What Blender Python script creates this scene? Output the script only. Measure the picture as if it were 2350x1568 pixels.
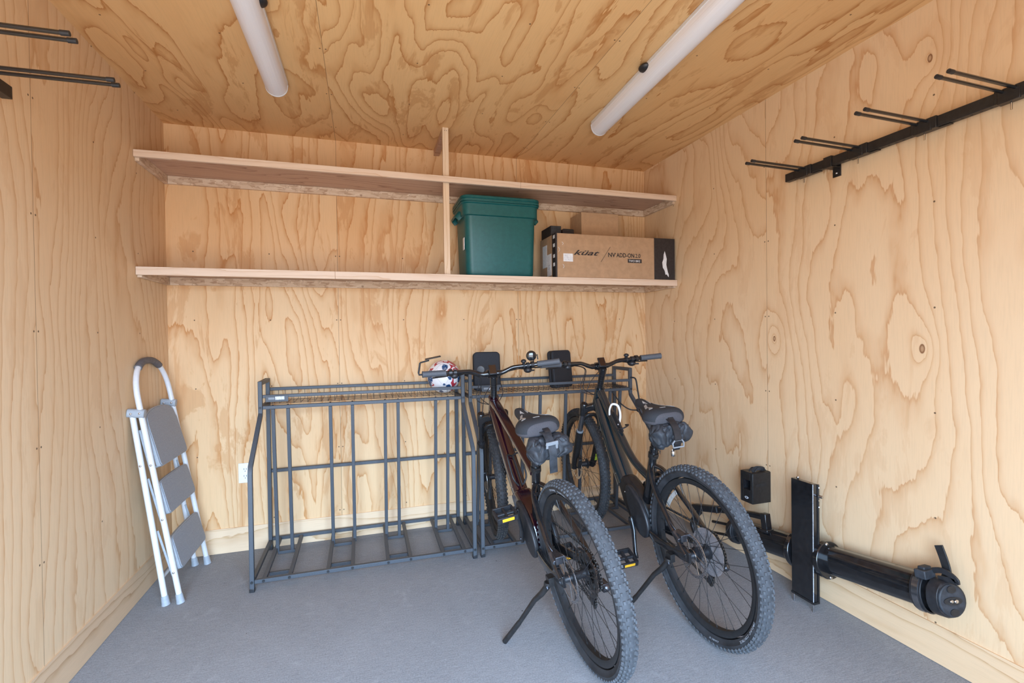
import bpy, bmesh, math, random
from mathutils import Matrix, Vector, noise as mnoise

random.seed(7)
for o in list(bpy.data.objects):
    bpy.data.objects.remove(o, do_unlink=True)
S = bpy.context.scene
COL = S.collection
PI = math.pi

# ------------------------------------------------------------------ camera
DOOR_X0, DOOR_X1, DOOR_H = 0.08, 2.02, 2.02
W, H = 3.2128, 2.568          # room width, ceiling height (metres)
FRONT = -3.75                 # plane of the open doorway behind the camera
yaw, pitch, roll = 0.3004, -0.0116, -0.0134
cy_, sy_, cp_, sp_ = math.cos(yaw), math.sin(yaw), math.cos(pitch), math.sin(pitch)
fwd = Vector((sy_*cp_, cy_*cp_, sp_)); rt = Vector((cy_, -sy_, 0)); up = rt.cross(fwd)
cr_, sr_ = math.cos(roll), math.sin(roll)
rt, up = cr_*rt + sr_*up, -sr_*rt + cr_*up
cam = bpy.data.objects.new('camera', bpy.data.cameras.new('camera'))
COL.objects.link(cam)
cam.matrix_world = Matrix(((rt.x, up.x, -fwd.x, 1.0949), (rt.y, up.y, -fwd.y, -3.2940), (rt.z, up.z, -fwd.z, 1.2967), (0, 0, 0, 1)))
cam.data.sensor_width = 36; cam.data.lens = 1102.6/2350*36
cam.data.clip_start = 0.02
S.camera = cam

# ------------------------------------------------------------------ world, light, exposure
# outside: bright overcast sky above the horizon, darker driveway below it, seen through the open doorway
SKY, GROUND = (0.535, 0.79, 1.14), (0.84, 0.84, 0.86)
SKY_K, GROUND_K = 9.0, 2.6
wd = bpy.data.worlds.new('world'); S.world = wd; wd.use_nodes = True
wn, wl = wd.node_tree.nodes, wd.node_tree.links
bg = wn['Background']
wtc = wn.new('ShaderNodeTexCoord'); wsp = wn.new('ShaderNodeSeparateXYZ'); wl.new(wtc.outputs['Generated'], wsp.inputs[0])
wr = wn.new('ShaderNodeValToRGB'); wl.new(wsp.outputs[2], wr.inputs[0])
wm = wn.new('ShaderNodeMath'); wm.operation = 'MULTIPLY_ADD'; wl.new(wsp.outputs[2], wm.inputs[0]); wm.inputs[1].default_value = 0.5; wm.inputs[2].default_value = 0.5
wl.new(wm.outputs[0], wr.inputs[0])
e = wr.color_ramp.elements
e[0].position = 0.495; e[0].color = tuple(c*GROUND_K/10 for c in GROUND)+(1,)
e[1].position = 0.505; e[1].color = tuple(c*SKY_K/10 for c in SKY)+(1,)
wl.new(wr.outputs[0], bg.inputs[0]); bg.inputs[1].default_value = 10.0
pl = bpy.data.lights.new('doorway_portal', 'AREA'); pl.shape = 'RECTANGLE'; pl.size = DOOR_X1-DOOR_X0; pl.size_y = DOOR_H; pl.cycles.is_portal = True
po = bpy.data.objects.new('doorway_portal', pl); COL.objects.link(po)
po.location = ((DOOR_X0+DOOR_X1)/2, FRONT-0.01, DOOR_H/2); po.rotation_euler = (PI/2, 0, 0)
S.view_settings.view_transform = 'Standard'; S.view_settings.look = 'None'
S.view_settings.exposure = 1.50; S.view_settings.gamma = 1.0
S.view_settings.use_curve_mapping = False

# ------------------------------------------------------------------ materials
def new_mat(name):
    m = bpy.data.materials.new(name); m.use_nodes = True
    return m, m.node_tree.nodes, m.node_tree.links, m.node_tree.nodes['Principled BSDF']
def sock(nt, node, idx, v):
    if isinstance(v, bpy.types.NodeSocket): nt.links.new(v, node.inputs[idx])
    elif v is not None: node.inputs[idx].default_value = v
def MA(nt, op, a, b=None, c=None, clamp=False):
    n = nt.nodes.new('ShaderNodeMath'); n.operation = op; n.use_clamp = clamp
    sock(nt, n, 0, a); sock(nt, n, 1, b); sock(nt, n, 2, c)
    return n.outputs[0]
def COMB(nt, x, y, z):
    n = nt.nodes.new('ShaderNodeCombineXYZ')
    for i, v in enumerate((x, y, z)): sock(nt, n, i, v)
    return n.outputs[0]
def NOISE(nt, vec, scale=1.0, detail=2.0, rough=0.5, dist=0.0):
    n = nt.nodes.new('ShaderNodeTexNoise'); nt.links.new(vec, n.inputs['Vector'])
    n.inputs['Scale'].default_value = scale; n.inputs['Detail'].default_value = detail
    n.inputs['Roughness'].default_value = rough; n.inputs['Distortion'].default_value = dist
    return n.outputs['Fac']
def RAMP(nt, f, stops):
    n = nt.nodes.new('ShaderNodeValToRGB'); nt.links.new(f, n.inputs[0]); e = n.color_ramp.elements
    while len(e) < len(stops): e.new(0.5)
    for i, (p, c) in enumerate(stops):
        e[i].position = p; e[i].color = (c[0], c[1], c[2], 1) if not isinstance(c, float) else (c, c, c, 1)
    return n.outputs[0]
def MIX(nt, f, a, b, mode='MIX'):
    n = nt.nodes.new('ShaderNodeMix'); n.data_type = 'RGBA'; n.blend_type = mode
    sock(nt, n, 0, f)
    for i, v in ((6, a), (7, b)):
        if isinstance(v, bpy.types.NodeSocket): nt.links.new(v, n.inputs[i])
        else: n.inputs[i].default_value = (v[0], v[1], v[2], 1)
    return n.outputs[2]
def BUMP(nt, h, strength, dist=0.002):
    n = nt.nodes.new('ShaderNodeBump'); nt.links.new(h, n.inputs['Height'])
    n.inputs['Strength'].default_value = strength; n.inputs['Distance'].default_value = dist
    return n.outputs[0]
def XYZ(nt, kind='Object'):
    t = nt.nodes.new('ShaderNodeTexCoord'); s = nt.nodes.new('ShaderNodeSeparateXYZ')
    nt.links.new(t.outputs[kind], s.inputs[0]); return s.outputs[0], s.outputs[1], s.outputs[2], t.outputs[kind]

def wood(name, u_ax, v_ax, seed=0.0, u0=0.0, sheet=1.219, freq=15.0, lean=2.2, su=1.5, sv=0.33, light=(0.70, 0.50, 0.295),
         mid=(0.60, 0.36, 0.165), dark=(0.46, 0.235, 0.085), screws=True, broad=0.5, blotch=0.0, ramp_amp=1.0, knots=(), seams=True, sstep=0.41, s0=0.0, jag=0.05):
    """rotary-cut veneer: contour bands of a noise field stretched along the grain"""
    m, N, L, B = new_mat(name); nt = m.node_tree
    ax = XYZ(nt); u = ax[u_ax]; v = ax[v_ax]
    uu = MA(nt, 'SUBTRACT', u, u0)
    idx = MA(nt, 'FLOOR', MA(nt, 'DIVIDE', uu, sheet))
    zz = MA(nt, 'MULTIPLY_ADD', idx, 5.37, seed)
    # wobble
    wob = NOISE(nt, COMB(nt, MA(nt, 'MULTIPLY', u, 9.0), MA(nt, 'MULTIPLY', v, 2.6), zz), 1.0, 3.0, 0.6)
    fine = NOISE(nt, COMB(nt, MA(nt, 'MULTIPLY', u, 160.0), MA(nt, 'MULTIPLY', v, 9.0), zz), 1.0, 2.0, 0.6)
    base = NOISE(nt, COMB(nt, MA(nt, 'MULTIPLY', u, su), MA(nt, 'MULTIPLY', v, sv), zz), 1.0, 2.0, 0.45, 0.35)
    f = MA(nt, 'MULTIPLY', base, freq)
    f = MA(nt, 'MULTIPLY_ADD', u, lean, f)
    f = MA(nt, 'MULTIPLY_ADD', wob, 1.15, f)
    f = MA(nt, 'MULTIPLY_ADD', fine, jag*3, f)
    kd = None
    for (ku, kv, kr) in knots:      # growth rings bend round each knot
        du_ = MA(nt, 'SUBTRACT', u, ku); dv_ = MA(nt, 'MULTIPLY', MA(nt, 'SUBTRACT', v, kv), 0.55)
        d_ = MA(nt, 'SQRT', MA(nt, 'ADD', MA(nt, 'MULTIPLY', du_, du_), MA(nt, 'MULTIPLY', dv_, dv_)))
        g_ = MA(nt, 'POWER', 2.718, MA(nt, 'MULTIPLY', MA(nt, 'DIVIDE', d_, -0.055), 1.0))
        f = MA(nt, 'MULTIPLY_ADD', g_, 3.0, f)
        q_ = MA(nt, 'DIVIDE', d_, kr); kd = q_ if kd is None else MA(nt, 'MINIMUM', kd, q_)
    fr = MA(nt, 'FRACT', f)
    # ring thickness varies over the sheet
    vary = NOISE(nt, COMB(nt, MA(nt, 'MULTIPLY', u, 3.1), MA(nt, 'MULTIPLY', v, 0.8), MA(nt, 'ADD', zz, 9.1)), 1.0, 2.0, 0.5)
    p = MA(nt, 'POWER', fr, MA(nt, 'MULTIPLY_ADD', vary, 5.0, 0.2))
    ring = RAMP(nt, p, [(0.0, 0.0), (0.30, 0.05), (0.74, 0.46), (0.94, 1.0), (1.0, 0.0)])
    amp = MA(nt, 'MULTIPLY', MA(nt, 'MULTIPLY_ADD', vary, 1.5, 0.18, clamp=True), ramp_amp)
    ringa = MA(nt, 'MULTIPLY', ring, amp)
    bl = NOISE(nt, COMB(nt, MA(nt, 'MULTIPLY', u, 2.2), MA(nt, 'MULTIPLY', v, 0.7), MA(nt, 'ADD', zz, 3.3)), 1.0, 3.0, 0.55)
    tone = MA(nt, 'MULTIPLY', MA(nt, 'SUBTRACT', bl, 0.42), broad*2, clamp=True)
    c = MIX(nt, tone, light, mid)
    c = MIX(nt, ringa, c, dark)
    if blotch:
        bn = NOISE(nt, COMB(nt, MA(nt, 'MULTIPLY', u, 8.5), MA(nt, 'MULTIPLY', v, 2.0), MA(nt, 'ADD', zz, 17.7)), 1.0, 5.0, 0.68, 0.6)
        c = MIX(nt, MA(nt, 'MULTIPLY', RAMP(nt, bn, [(0.555, 0.0), (0.60, 1.0)]), blotch), c, dark)
    if kd is not None:
        c = MIX(nt, RAMP(nt, MA(nt, 'MULTIPLY', MA(nt, 'MULTIPLY_ADD', wob, 0.5, kd), 0.5), [(0.30, 0.45), (0.44, 0.85), (0.52, 0.95), (0.62, 0.0)]), c, (0.20, 0.075, 0.025))
    pores = RAMP(nt, fine, [(0.30, 0.95), (0.55, 1.0)])
    c = MIX(nt, 1.0, c, pores, 'MULTIPLY')
    if seams:
        fu = MA(nt, 'MULTIPLY', MA(nt, 'FRACT', MA(nt, 'DIVIDE', uu, sheet)), sheet)
        d = MA(nt, 'MINIMUM', fu, MA(nt, 'SUBTRACT', sheet, fu))
        line = MA(nt, 'LESS_THAN', d, 0.0011)
        c = MIX(nt, MA(nt, 'MULTIPLY', line, 0.75), c, (0.10, 0.055, 0.025))
    if screws:
        fu = MA(nt, 'MULTIPLY', MA(nt, 'FRACT', MA(nt, 'DIVIDE', uu, sheet)), sheet)
        d1 = MA(nt, 'ABSOLUTE', MA(nt, 'SUBTRACT', MA(nt, 'MINIMUM', fu, MA(nt, 'SUBTRACT', sheet, fu)), 0.012))
        d2 = MA(nt, 'ABSOLUTE', MA(nt, 'SUBTRACT', fu, 0.41)); d3 = MA(nt, 'ABSOLUTE', MA(nt, 'SUBTRACT', fu, 0.82))
        du = MA(nt, 'MINIMUM', d1, MA(nt, 'MINIMUM', d2, d3))
        vv = MA(nt, 'DIVIDE', MA(nt, 'ADD', v, s0), sstep)
        dv = MA(nt, 'MULTIPLY', MA(nt, 'ABSOLUTE', MA(nt, 'SUBTRACT', MA(nt, 'FRACT', vv), 0.5)), sstep)
        r = MA(nt, 'SQRT', MA(nt, 'ADD', MA(nt, 'MULTIPLY', du, du), MA(nt, 'MULTIPLY', dv, dv)))
        dot = MA(nt, 'LESS_THAN', r, 0.0038)
        c = MIX(nt, MA(nt, 'MULTIPLY', dot, 0.85), c, (0.06, 0.035, 0.02))
    L.new(c, B.inputs['Base Color'])
    B.inputs['Roughness'].default_value = 0.62
    B.inputs['Specular IOR Level'].default_value = 0.3
    L.new(BUMP(nt, fine, 0.12, 0.001), B.inputs['Normal'])
    return m

def osb(name):
    m, N, L, B = new_mat(name); nt = m.node_tree
    ax = XYZ(nt)
    v = nt.nodes.new('ShaderNodeTexVoronoi'); v.inputs['Scale'].default_value = 1.0; v.feature = 'F1'
    mp = nt.nodes.new('ShaderNodeMapping'); L.new(ax[3], mp.inputs[0]); mp.inputs['Scale'].default_value = (22, 22, 90)
    L.new(mp.outputs[0], v.inputs['Vector'])
    n = NOISE(nt, ax[3], 45, 4, 0.65, 1.2)
    c = RAMP(nt, v.outputs['Color'], [(0.15, (0.46, 0.30, 0.19)), (0.5, (0.62, 0.45, 0.31)), (0.85, (0.70, 0.54, 0.39))])
    c = MIX(nt, RAMP(nt, n, [(0.56, 0.0), (0.70, 0.8)]), c, (0.30, 0.17, 0.10))
    L.new(c, B.inputs['Base Color']); B.inputs['Roughness'].default_value = 0.8
    return m

def plain(name, col, rough=0.5, metal=0.0, coat=0.0, spec=0.5, nscale=0.0, namt=0.15, bump=0.0, tint=None):
    m, N, L, B = new_mat(name); nt = m.node_tree
    ax = XYZ(nt)
    n = NOISE(nt, ax[3], nscale or 60.0, 4.0, 0.6)
    t = tint or tuple(min(1, x*(1+namt*2)+0.004) for x in col)
    c = MIX(nt, RAMP(nt, n, [(0.35, 0.0), (0.7, 1.0)]), tuple(x*(1-namt) for x in col), t)
    L.new(c, B.inputs['Base Color'])
    B.inputs['Roughness'].default_value = rough; B.inputs['Metallic'].default_value = metal
    B.inputs['Coat Weight'].default_value = coat; B.inputs['Coat Roughness'].default_value = 0.08
    B.inputs['Specular IOR Level'].default_value = spec
    if bump: L.new(BUMP(nt, n, bump, 0.002), B.inputs['Normal'])
    return m

M = {}
M['ply_back'] = wood('plywood_back', 0, 2, 3.1, u0=0.946, s0=0.02, lean=12.0, freq=16, su=2.4, sv=0.42, broad=0.75, blotch=0.40, light=(0.76, 0.50, 0.27), mid=(0.68, 0.36, 0.145), dark=(0.54, 0.235, 0.070))
M['ply_left'] = wood('plywood_left', 1, 2, 11.7, u0=-1.19, s0=0.1, lean=14.0, freq=12, su=1.5, sv=0.5, broad=0.3, blotch=0.15, ramp_amp=0.75, light=(0.75, 0.53, 0.32), mid=(0.69, 0.41, 0.195), dark=(0.53, 0.26, 0.10))
M['ply_right'] = wood('plywood_right', 1, 2, 21.3, u0=-1.19, s0=0.05, lean=9.0, freq=15, su=1.5, sv=0.55, broad=0.45, knots=((-1.238, 1.263, 0.010), (-1.955, 1.224, 0.012), (-1.986, 2.353, 0.010)), blotch=0.15, ramp_amp=0.75, light=(0.75, 0.53, 0.32), mid=(0.69, 0.40, 0.185), dark=(0.53, 0.25, 0.095))
M['ply_ceiling'] = wood('plywood_ceiling', 0, 1, 33.9, u0=0.946, lean=2.5, freq=16, su=2.0, sv=0.62, broad=0.7, blotch=0.40, light=(0.76, 0.47, 0.215), mid=(0.67, 0.34, 0.125), dark=(0.48, 0.20, 0.055))
M['base_back'] = wood('base_board_back', 2, 0, 41.0, sheet=9, u0=-4, lean=14, freq=5, su=7, sv=0.8, seams=False, screws=False, light=(0.76, 0.54, 0.34), mid=(0.70, 0.46, 0.27), dark=(0.56, 0.33, 0.16))
M['base_left'] = wood('base_board_left', 2, 1, 47.0, sheet=9, u0=-4, lean=14, freq=5, su=7, sv=0.8, seams=False, screws=False, light=(0.68, 0.47, 0.29), mid=(0.60, 0.38, 0.22), dark=(0.44, 0.25, 0.12))
M['base_right'] = wood('base_board_right', 2, 1, 53.0, sheet=9, u0=-4, lean=6, freq=5, su=6, sv=0.8, seams=False, screws=False, light=(0.72, 0.49, 0.29), mid=(0.64, 0.38, 0.20), dark=(0.50, 0.27, 0.12))
M['pine'] = wood('pine_fascia', 2, 0, 61.0, sheet=9, u0=-4, lean=20, freq=3, su=8, sv=0.6, seams=False, screws=False, broad=0.3, light=(0.72, 0.55, 0.41), mid=(0.67, 0.48, 0.33), dark=(0.60, 0.40, 0.26))
M['pine_up'] = wood('pine_post', 0, 2, 67.0, sheet=9, u0=-4, lean=25, freq=3, su=8, sv=0.6, seams=False, screws=False, broad=0.3, light=(0.72, 0.54, 0.37), mid=(0.66, 0.47, 0.30), dark=(0.58, 0.38, 0.22))
M['luan'] = wood('luan_shelf_board', 1, 0, 71.0, sheet=9, u0=-4, lean=18, freq=6, su=9, sv=0.9, seams=False, screws=False, light=(0.56, 0.37, 0.26), mid=(0.46, 0.28, 0.19), dark=(0.32, 0.18, 0.12))
M['osb'] = osb('osb_strand_board')

def concrete():
    m, N, L, B = new_mat('broom_finished_concrete'); nt = m.node_tree
    ax = XYZ(nt)
    n1 = NOISE(nt, ax[3], 2.2, 5, 0.6, 0.4)
    sp = NOISE(nt, ax[3], 170, 5, 0.75)
    st = NOISE(nt, COMB(nt, MA(nt, 'MULTIPLY', ax[0], 20), MA(nt, 'MULTIPLY', ax[1], 190), 0.0), 1.0, 3, 0.6)
    n2 = NOISE(nt, ax[3], 9, 4, 0.6, 0.8)
    c = RAMP(nt, n1, [(0.3, (0.215, 0.216, 0.221)), (0.7, (0.29, 0.292, 0.299))])
    c = MIX(nt, 0.42, c, RAMP(nt, sp, [(0.38, (0.13, 0.131, 0.136)), (0.62, (0.44, 0.445, 0.46))]))
    c = MIX(nt, 0.22, c, RAMP(nt, st, [(0.35, (0.17, 0.171, 0.178)), (0.68, (0.44, 0.445, 0.46))]))
    c = MIX(nt, MA(nt, 'MULTIPLY', RAMP(nt, n2, [(0.60, 0.0), (0.72, 1.0)]), 0.22), c, (0.46, 0.46, 0.475))
    v = nt.nodes.new('ShaderNodeTexVoronoi'); v.inputs['Scale'].default_value = 5.0; L.new(ax[3], v.inputs['Vector'])
    c = MIX(nt, MA(nt, 'LESS_THAN', v.outputs['Distance'], 0.022), c, (0.07, 0.065, 0.06))
    L.new(c, B.inputs['Base Color']); B.inputs['Roughness'].default_value = 0.85
    B.inputs['Specular IOR Level'].default_value = 0.25
    L.new(BUMP(nt, sp, 0.35, 0.002), B.inputs['Normal'])
    return m
M['concrete'] = concrete()
M['rack'] = plain('charcoal_powder_coat', (0.055, 0.062, 0.072), 0.5, 0.0, namt=0.08, nscale=300, bump=0.05)
M['wire'] = plain('black_wire', (0.012, 0.012, 0.013), 0.5)
M['black'] = plain('black_plastic', (0.014, 0.014, 0.016), 0.45)
M['gloss_black'] = plain('gloss_black_paint', (0.008, 0.008, 0.009), 0.18, coat=0.6)
M['satin_black'] = plain('satin_black_metal', (0.012, 0.011, 0.011), 0.38)
M['grey_label'] = plain('worn_grey_label', (0.55, 0.57, 0.60), 0.6, nscale=120, namt=0.25)
M['white_paint'] = plain('white_enamel', (0.66, 0.655, 0.65), 0.35, namt=0.02)
M['ladder_grey'] = plain('grey_plastic', (0.33, 0.35, 0.37), 0.5, namt=0.05)
M['tread'] = plain('grey_ribbed_rubber', (0.27, 0.285, 0.31), 0.75, namt=0.08, nscale=200, bump=0.3)
M['grip_dark'] = plain('dark_foam', (0.11, 0.105, 0.11), 0.7, namt=0.1)
M['steel'] = plain('bright_steel', (0.62, 0.62, 0.63), 0.25, 1.0, namt=0.05)
M['dark_steel'] = plain('dark_steel', (0.10, 0.10, 0.11), 0.35, 0.9, namt=0.2)
M['cassette'] = plain('cassette_steel', (0.16, 0.15, 0.145), 0.32, 1.0, namt=0.3, nscale=200)
M['green'] = plain('teal_green_plastic', (0.003, 0.092, 0.092), 0.42, namt=0.06, nscale=40, bump=0.03)
M['card'] = plain('corrugated_cardboard', (0.42, 0.26, 0.145), 0.85, namt=0.06, nscale=25)
M['card2'] = plain('plain_cardboard', (0.47, 0.29, 0.16), 0.85, namt=0.05, nscale=25)
M['print_black'] = plain('black_print', (0.022, 0.017, 0.017), 0.6)
M['paper'] = plain('white_paper', (0.72, 0.72, 0.72), 0.7, namt=0.08, nscale=90)
M['case'] = plain('black_eva_fabric', (0.014, 0.015, 0.019), 0.75, nscale=400, bump=0.1)
M['tire'] = plain('black_rubber', (0.018, 0.018, 0.020), 0.7, nscale=14, namt=0.3, tint=(0.040, 0.041, 0.045))
M['knob'] = plain('dusty_tread_rubber', (0.060, 0.063, 0.068), 0.9, nscale=25, namt=0.15, tint=(0.085, 0.089, 0.096))
M['knob_dark'] = plain('dark_tread_rubber', (0.022, 0.022, 0.023), 0.85, nscale=12, namt=0.2, tint=(0.050, 0.048, 0.046))
M['casing'] = plain('worn_tread_base', (0.044, 0.046, 0.050), 0.9, nscale=20, namt=0.15, tint=(0.066, 0.069, 0.075))
M['rim'] = plain('matt_black_rim', (0.014, 0.014, 0.015), 0.5, namt=0.1)
M['plum'] = plain('gloss_plum_paint', (0.010, 0.0015, 0.0030), 0.14, coat=1.0, namt=0.1, nscale=500, tint=(0.022, 0.003, 0.011))
M['blueblack'] = plain('gloss_blue_black_paint', (0.0035, 0.0085, 0.011), 0.15, coat=1.0, namt=0.1, nscale=500, tint=(0.008, 0.022, 0.030))
M['grip'] = plain('slate_rubber_grip', (0.075, 0.08, 0.09), 0.6, namt=0.1, nscale=300, bump=0.1)
M['stanchion'] = plain('grey_stanchion', (0.22, 0.22, 0.23), 0.2, 0.9, namt=0.05)
M['saddle_top'] = plain('black_saddle_fabric', (0.018, 0.019, 0.022), 0.85, nscale=500, namt=0.2, bump=0.2)
M['saddle_side'] = plain('grey_saddle_fabric', (0.055, 0.051, 0.056), 0.85, nscale=400, namt=0.12, bump=0.2)
M['patch'] = plain('light_grey_patch', (0.38, 0.37, 0.35), 0.6, namt=0.15)
M['nylon'] = plain('dark_grey_nylon', (0.017, 0.019, 0.023), 0.62, nscale=35, namt=0.2, bump=0.25, tint=(0.036, 0.041, 0.049))
M['buckle'] = plain('grey_buckle', (0.22, 0.235, 0.25), 0.5, namt=0.05)
M['amber'] = plain('amber_reflector', (0.85, 0.42, 0.02), 0.3, namt=0.05)
M['lime'] = plain('lime_sticker', (0.42, 0.55, 0.05), 0.5)
M['cage_white'] = plain('white_cage', (0.75, 0.72, 0.71), 0.4, namt=0.03)
M['screen'] = plain('dark_screen', (0.015, 0.006, 0.005), 0.1, coat=1.0)
M['mirror'] = plain('mirror_glass', (0.35, 0.35, 0.36), 0.05, 1.0, namt=0.02)
M['chain'] = plain('oily_chain', (0.10, 0.095, 0.09), 0.4, 0.9, namt=0.3, nscale=300)
M['outlet'] = plain('white_outlet', (0.80, 0.80, 0.80), 0.4, namt=0.02)
M['brass'] = plain('dull_brass', (0.20, 0.14, 0.03), 0.5, 0.6)
M['disc'] = plain('smoky_plastic_disc', (0.30, 0.27, 0.27), 0.3, namt=0.1)
M['disc'].node_tree.nodes['Principled BSDF'].inputs['Alpha'].default_value = 0.42
M['letter'] = plain('light_lettering', (0.26, 0.265, 0.28), 0.7)
M['orange'] = plain('orange_plastic', (0.75, 0.25, 0.04), 0.5)

def ball_material():
    m, N, L, B = new_mat('ball_panels'); nt = m.node_tree
    ax = XYZ(nt)
    v = nt.nodes.new('ShaderNodeTexVoronoi'); v.inputs['Scale'].default_value = 11.5; v.feature = 'F1'; L.new(ax[3], v.inputs['Vector'])
    big = NOISE(nt, ax[3], 13, 1, 0.4)
    blue = RAMP(nt, big, [(0.52, 0.0), (0.53, 1.0)]); 
    red = RAMP(nt, NOISE(nt, COMB(nt, MA(nt, 'ADD', ax[0], 4.0), ax[1], ax[2]), 13, 1, 0.4, 1.0), [(0.56, 0.0), (0.57, 1.0), (0.66, 1.0), (0.67, 0.0)])
    v2 = nt.nodes.new('ShaderNodeTexVoronoi'); v2.inputs['Scale'].default_value = 85; L.new(ax[3], v2.inputs['Vector'])
    star = MA(nt, 'LESS_THAN', v2.outputs['Distance'], 0.22)
    bl = MIX(nt, star, (0.012, 0.06, 0.16), (0.7, 0.72, 0.75))
    c = MIX(nt, red, (0.78, 0.76, 0.76), (0.42, 0.03, 0.05)); c = MIX(nt, blue, c, bl)
    v3 = nt.nodes.new('ShaderNodeTexVoronoi'); v3.feature = 'DISTANCE_TO_EDGE'; v3.inputs['Scale'].default_value = 11.5; L.new(ax[3], v3.inputs['Vector'])
    c = MIX(nt, MA(nt, 'MULTIPLY', MA(nt, 'LESS_THAN', v3.outputs['Distance'], 0.012), 0.4), c, (0.2, 0.2, 0.2))
    L.new(c, B.inputs['Base Color']); B.inputs['Roughness'].default_value = 0.35
    return m
M['ball'] = ball_material()

def diffuser_mat():
    m, N, L, B = new_mat('frosted_diffuser'); nt = m.node_tree
    ax = XYZ(nt)
    st = NOISE(nt, COMB(nt, MA(nt, 'MULTIPLY', ax[0], 900), MA(nt, 'MULTIPLY', ax[1], 2), 0.0), 1.0, 1, 0.5)
    L.new(RAMP(nt, st, [(0.3, (0.74, 0.72, 0.73)), (0.7, (0.82, 0.80, 0.81))]), B.inputs['Base Color'])
    B.inputs['Roughness'].default_value = 0.35
    B.inputs['Transmission Weight'].default_value = 0.0
    return m
M['diffuser'] = diffuser_mat()

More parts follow.
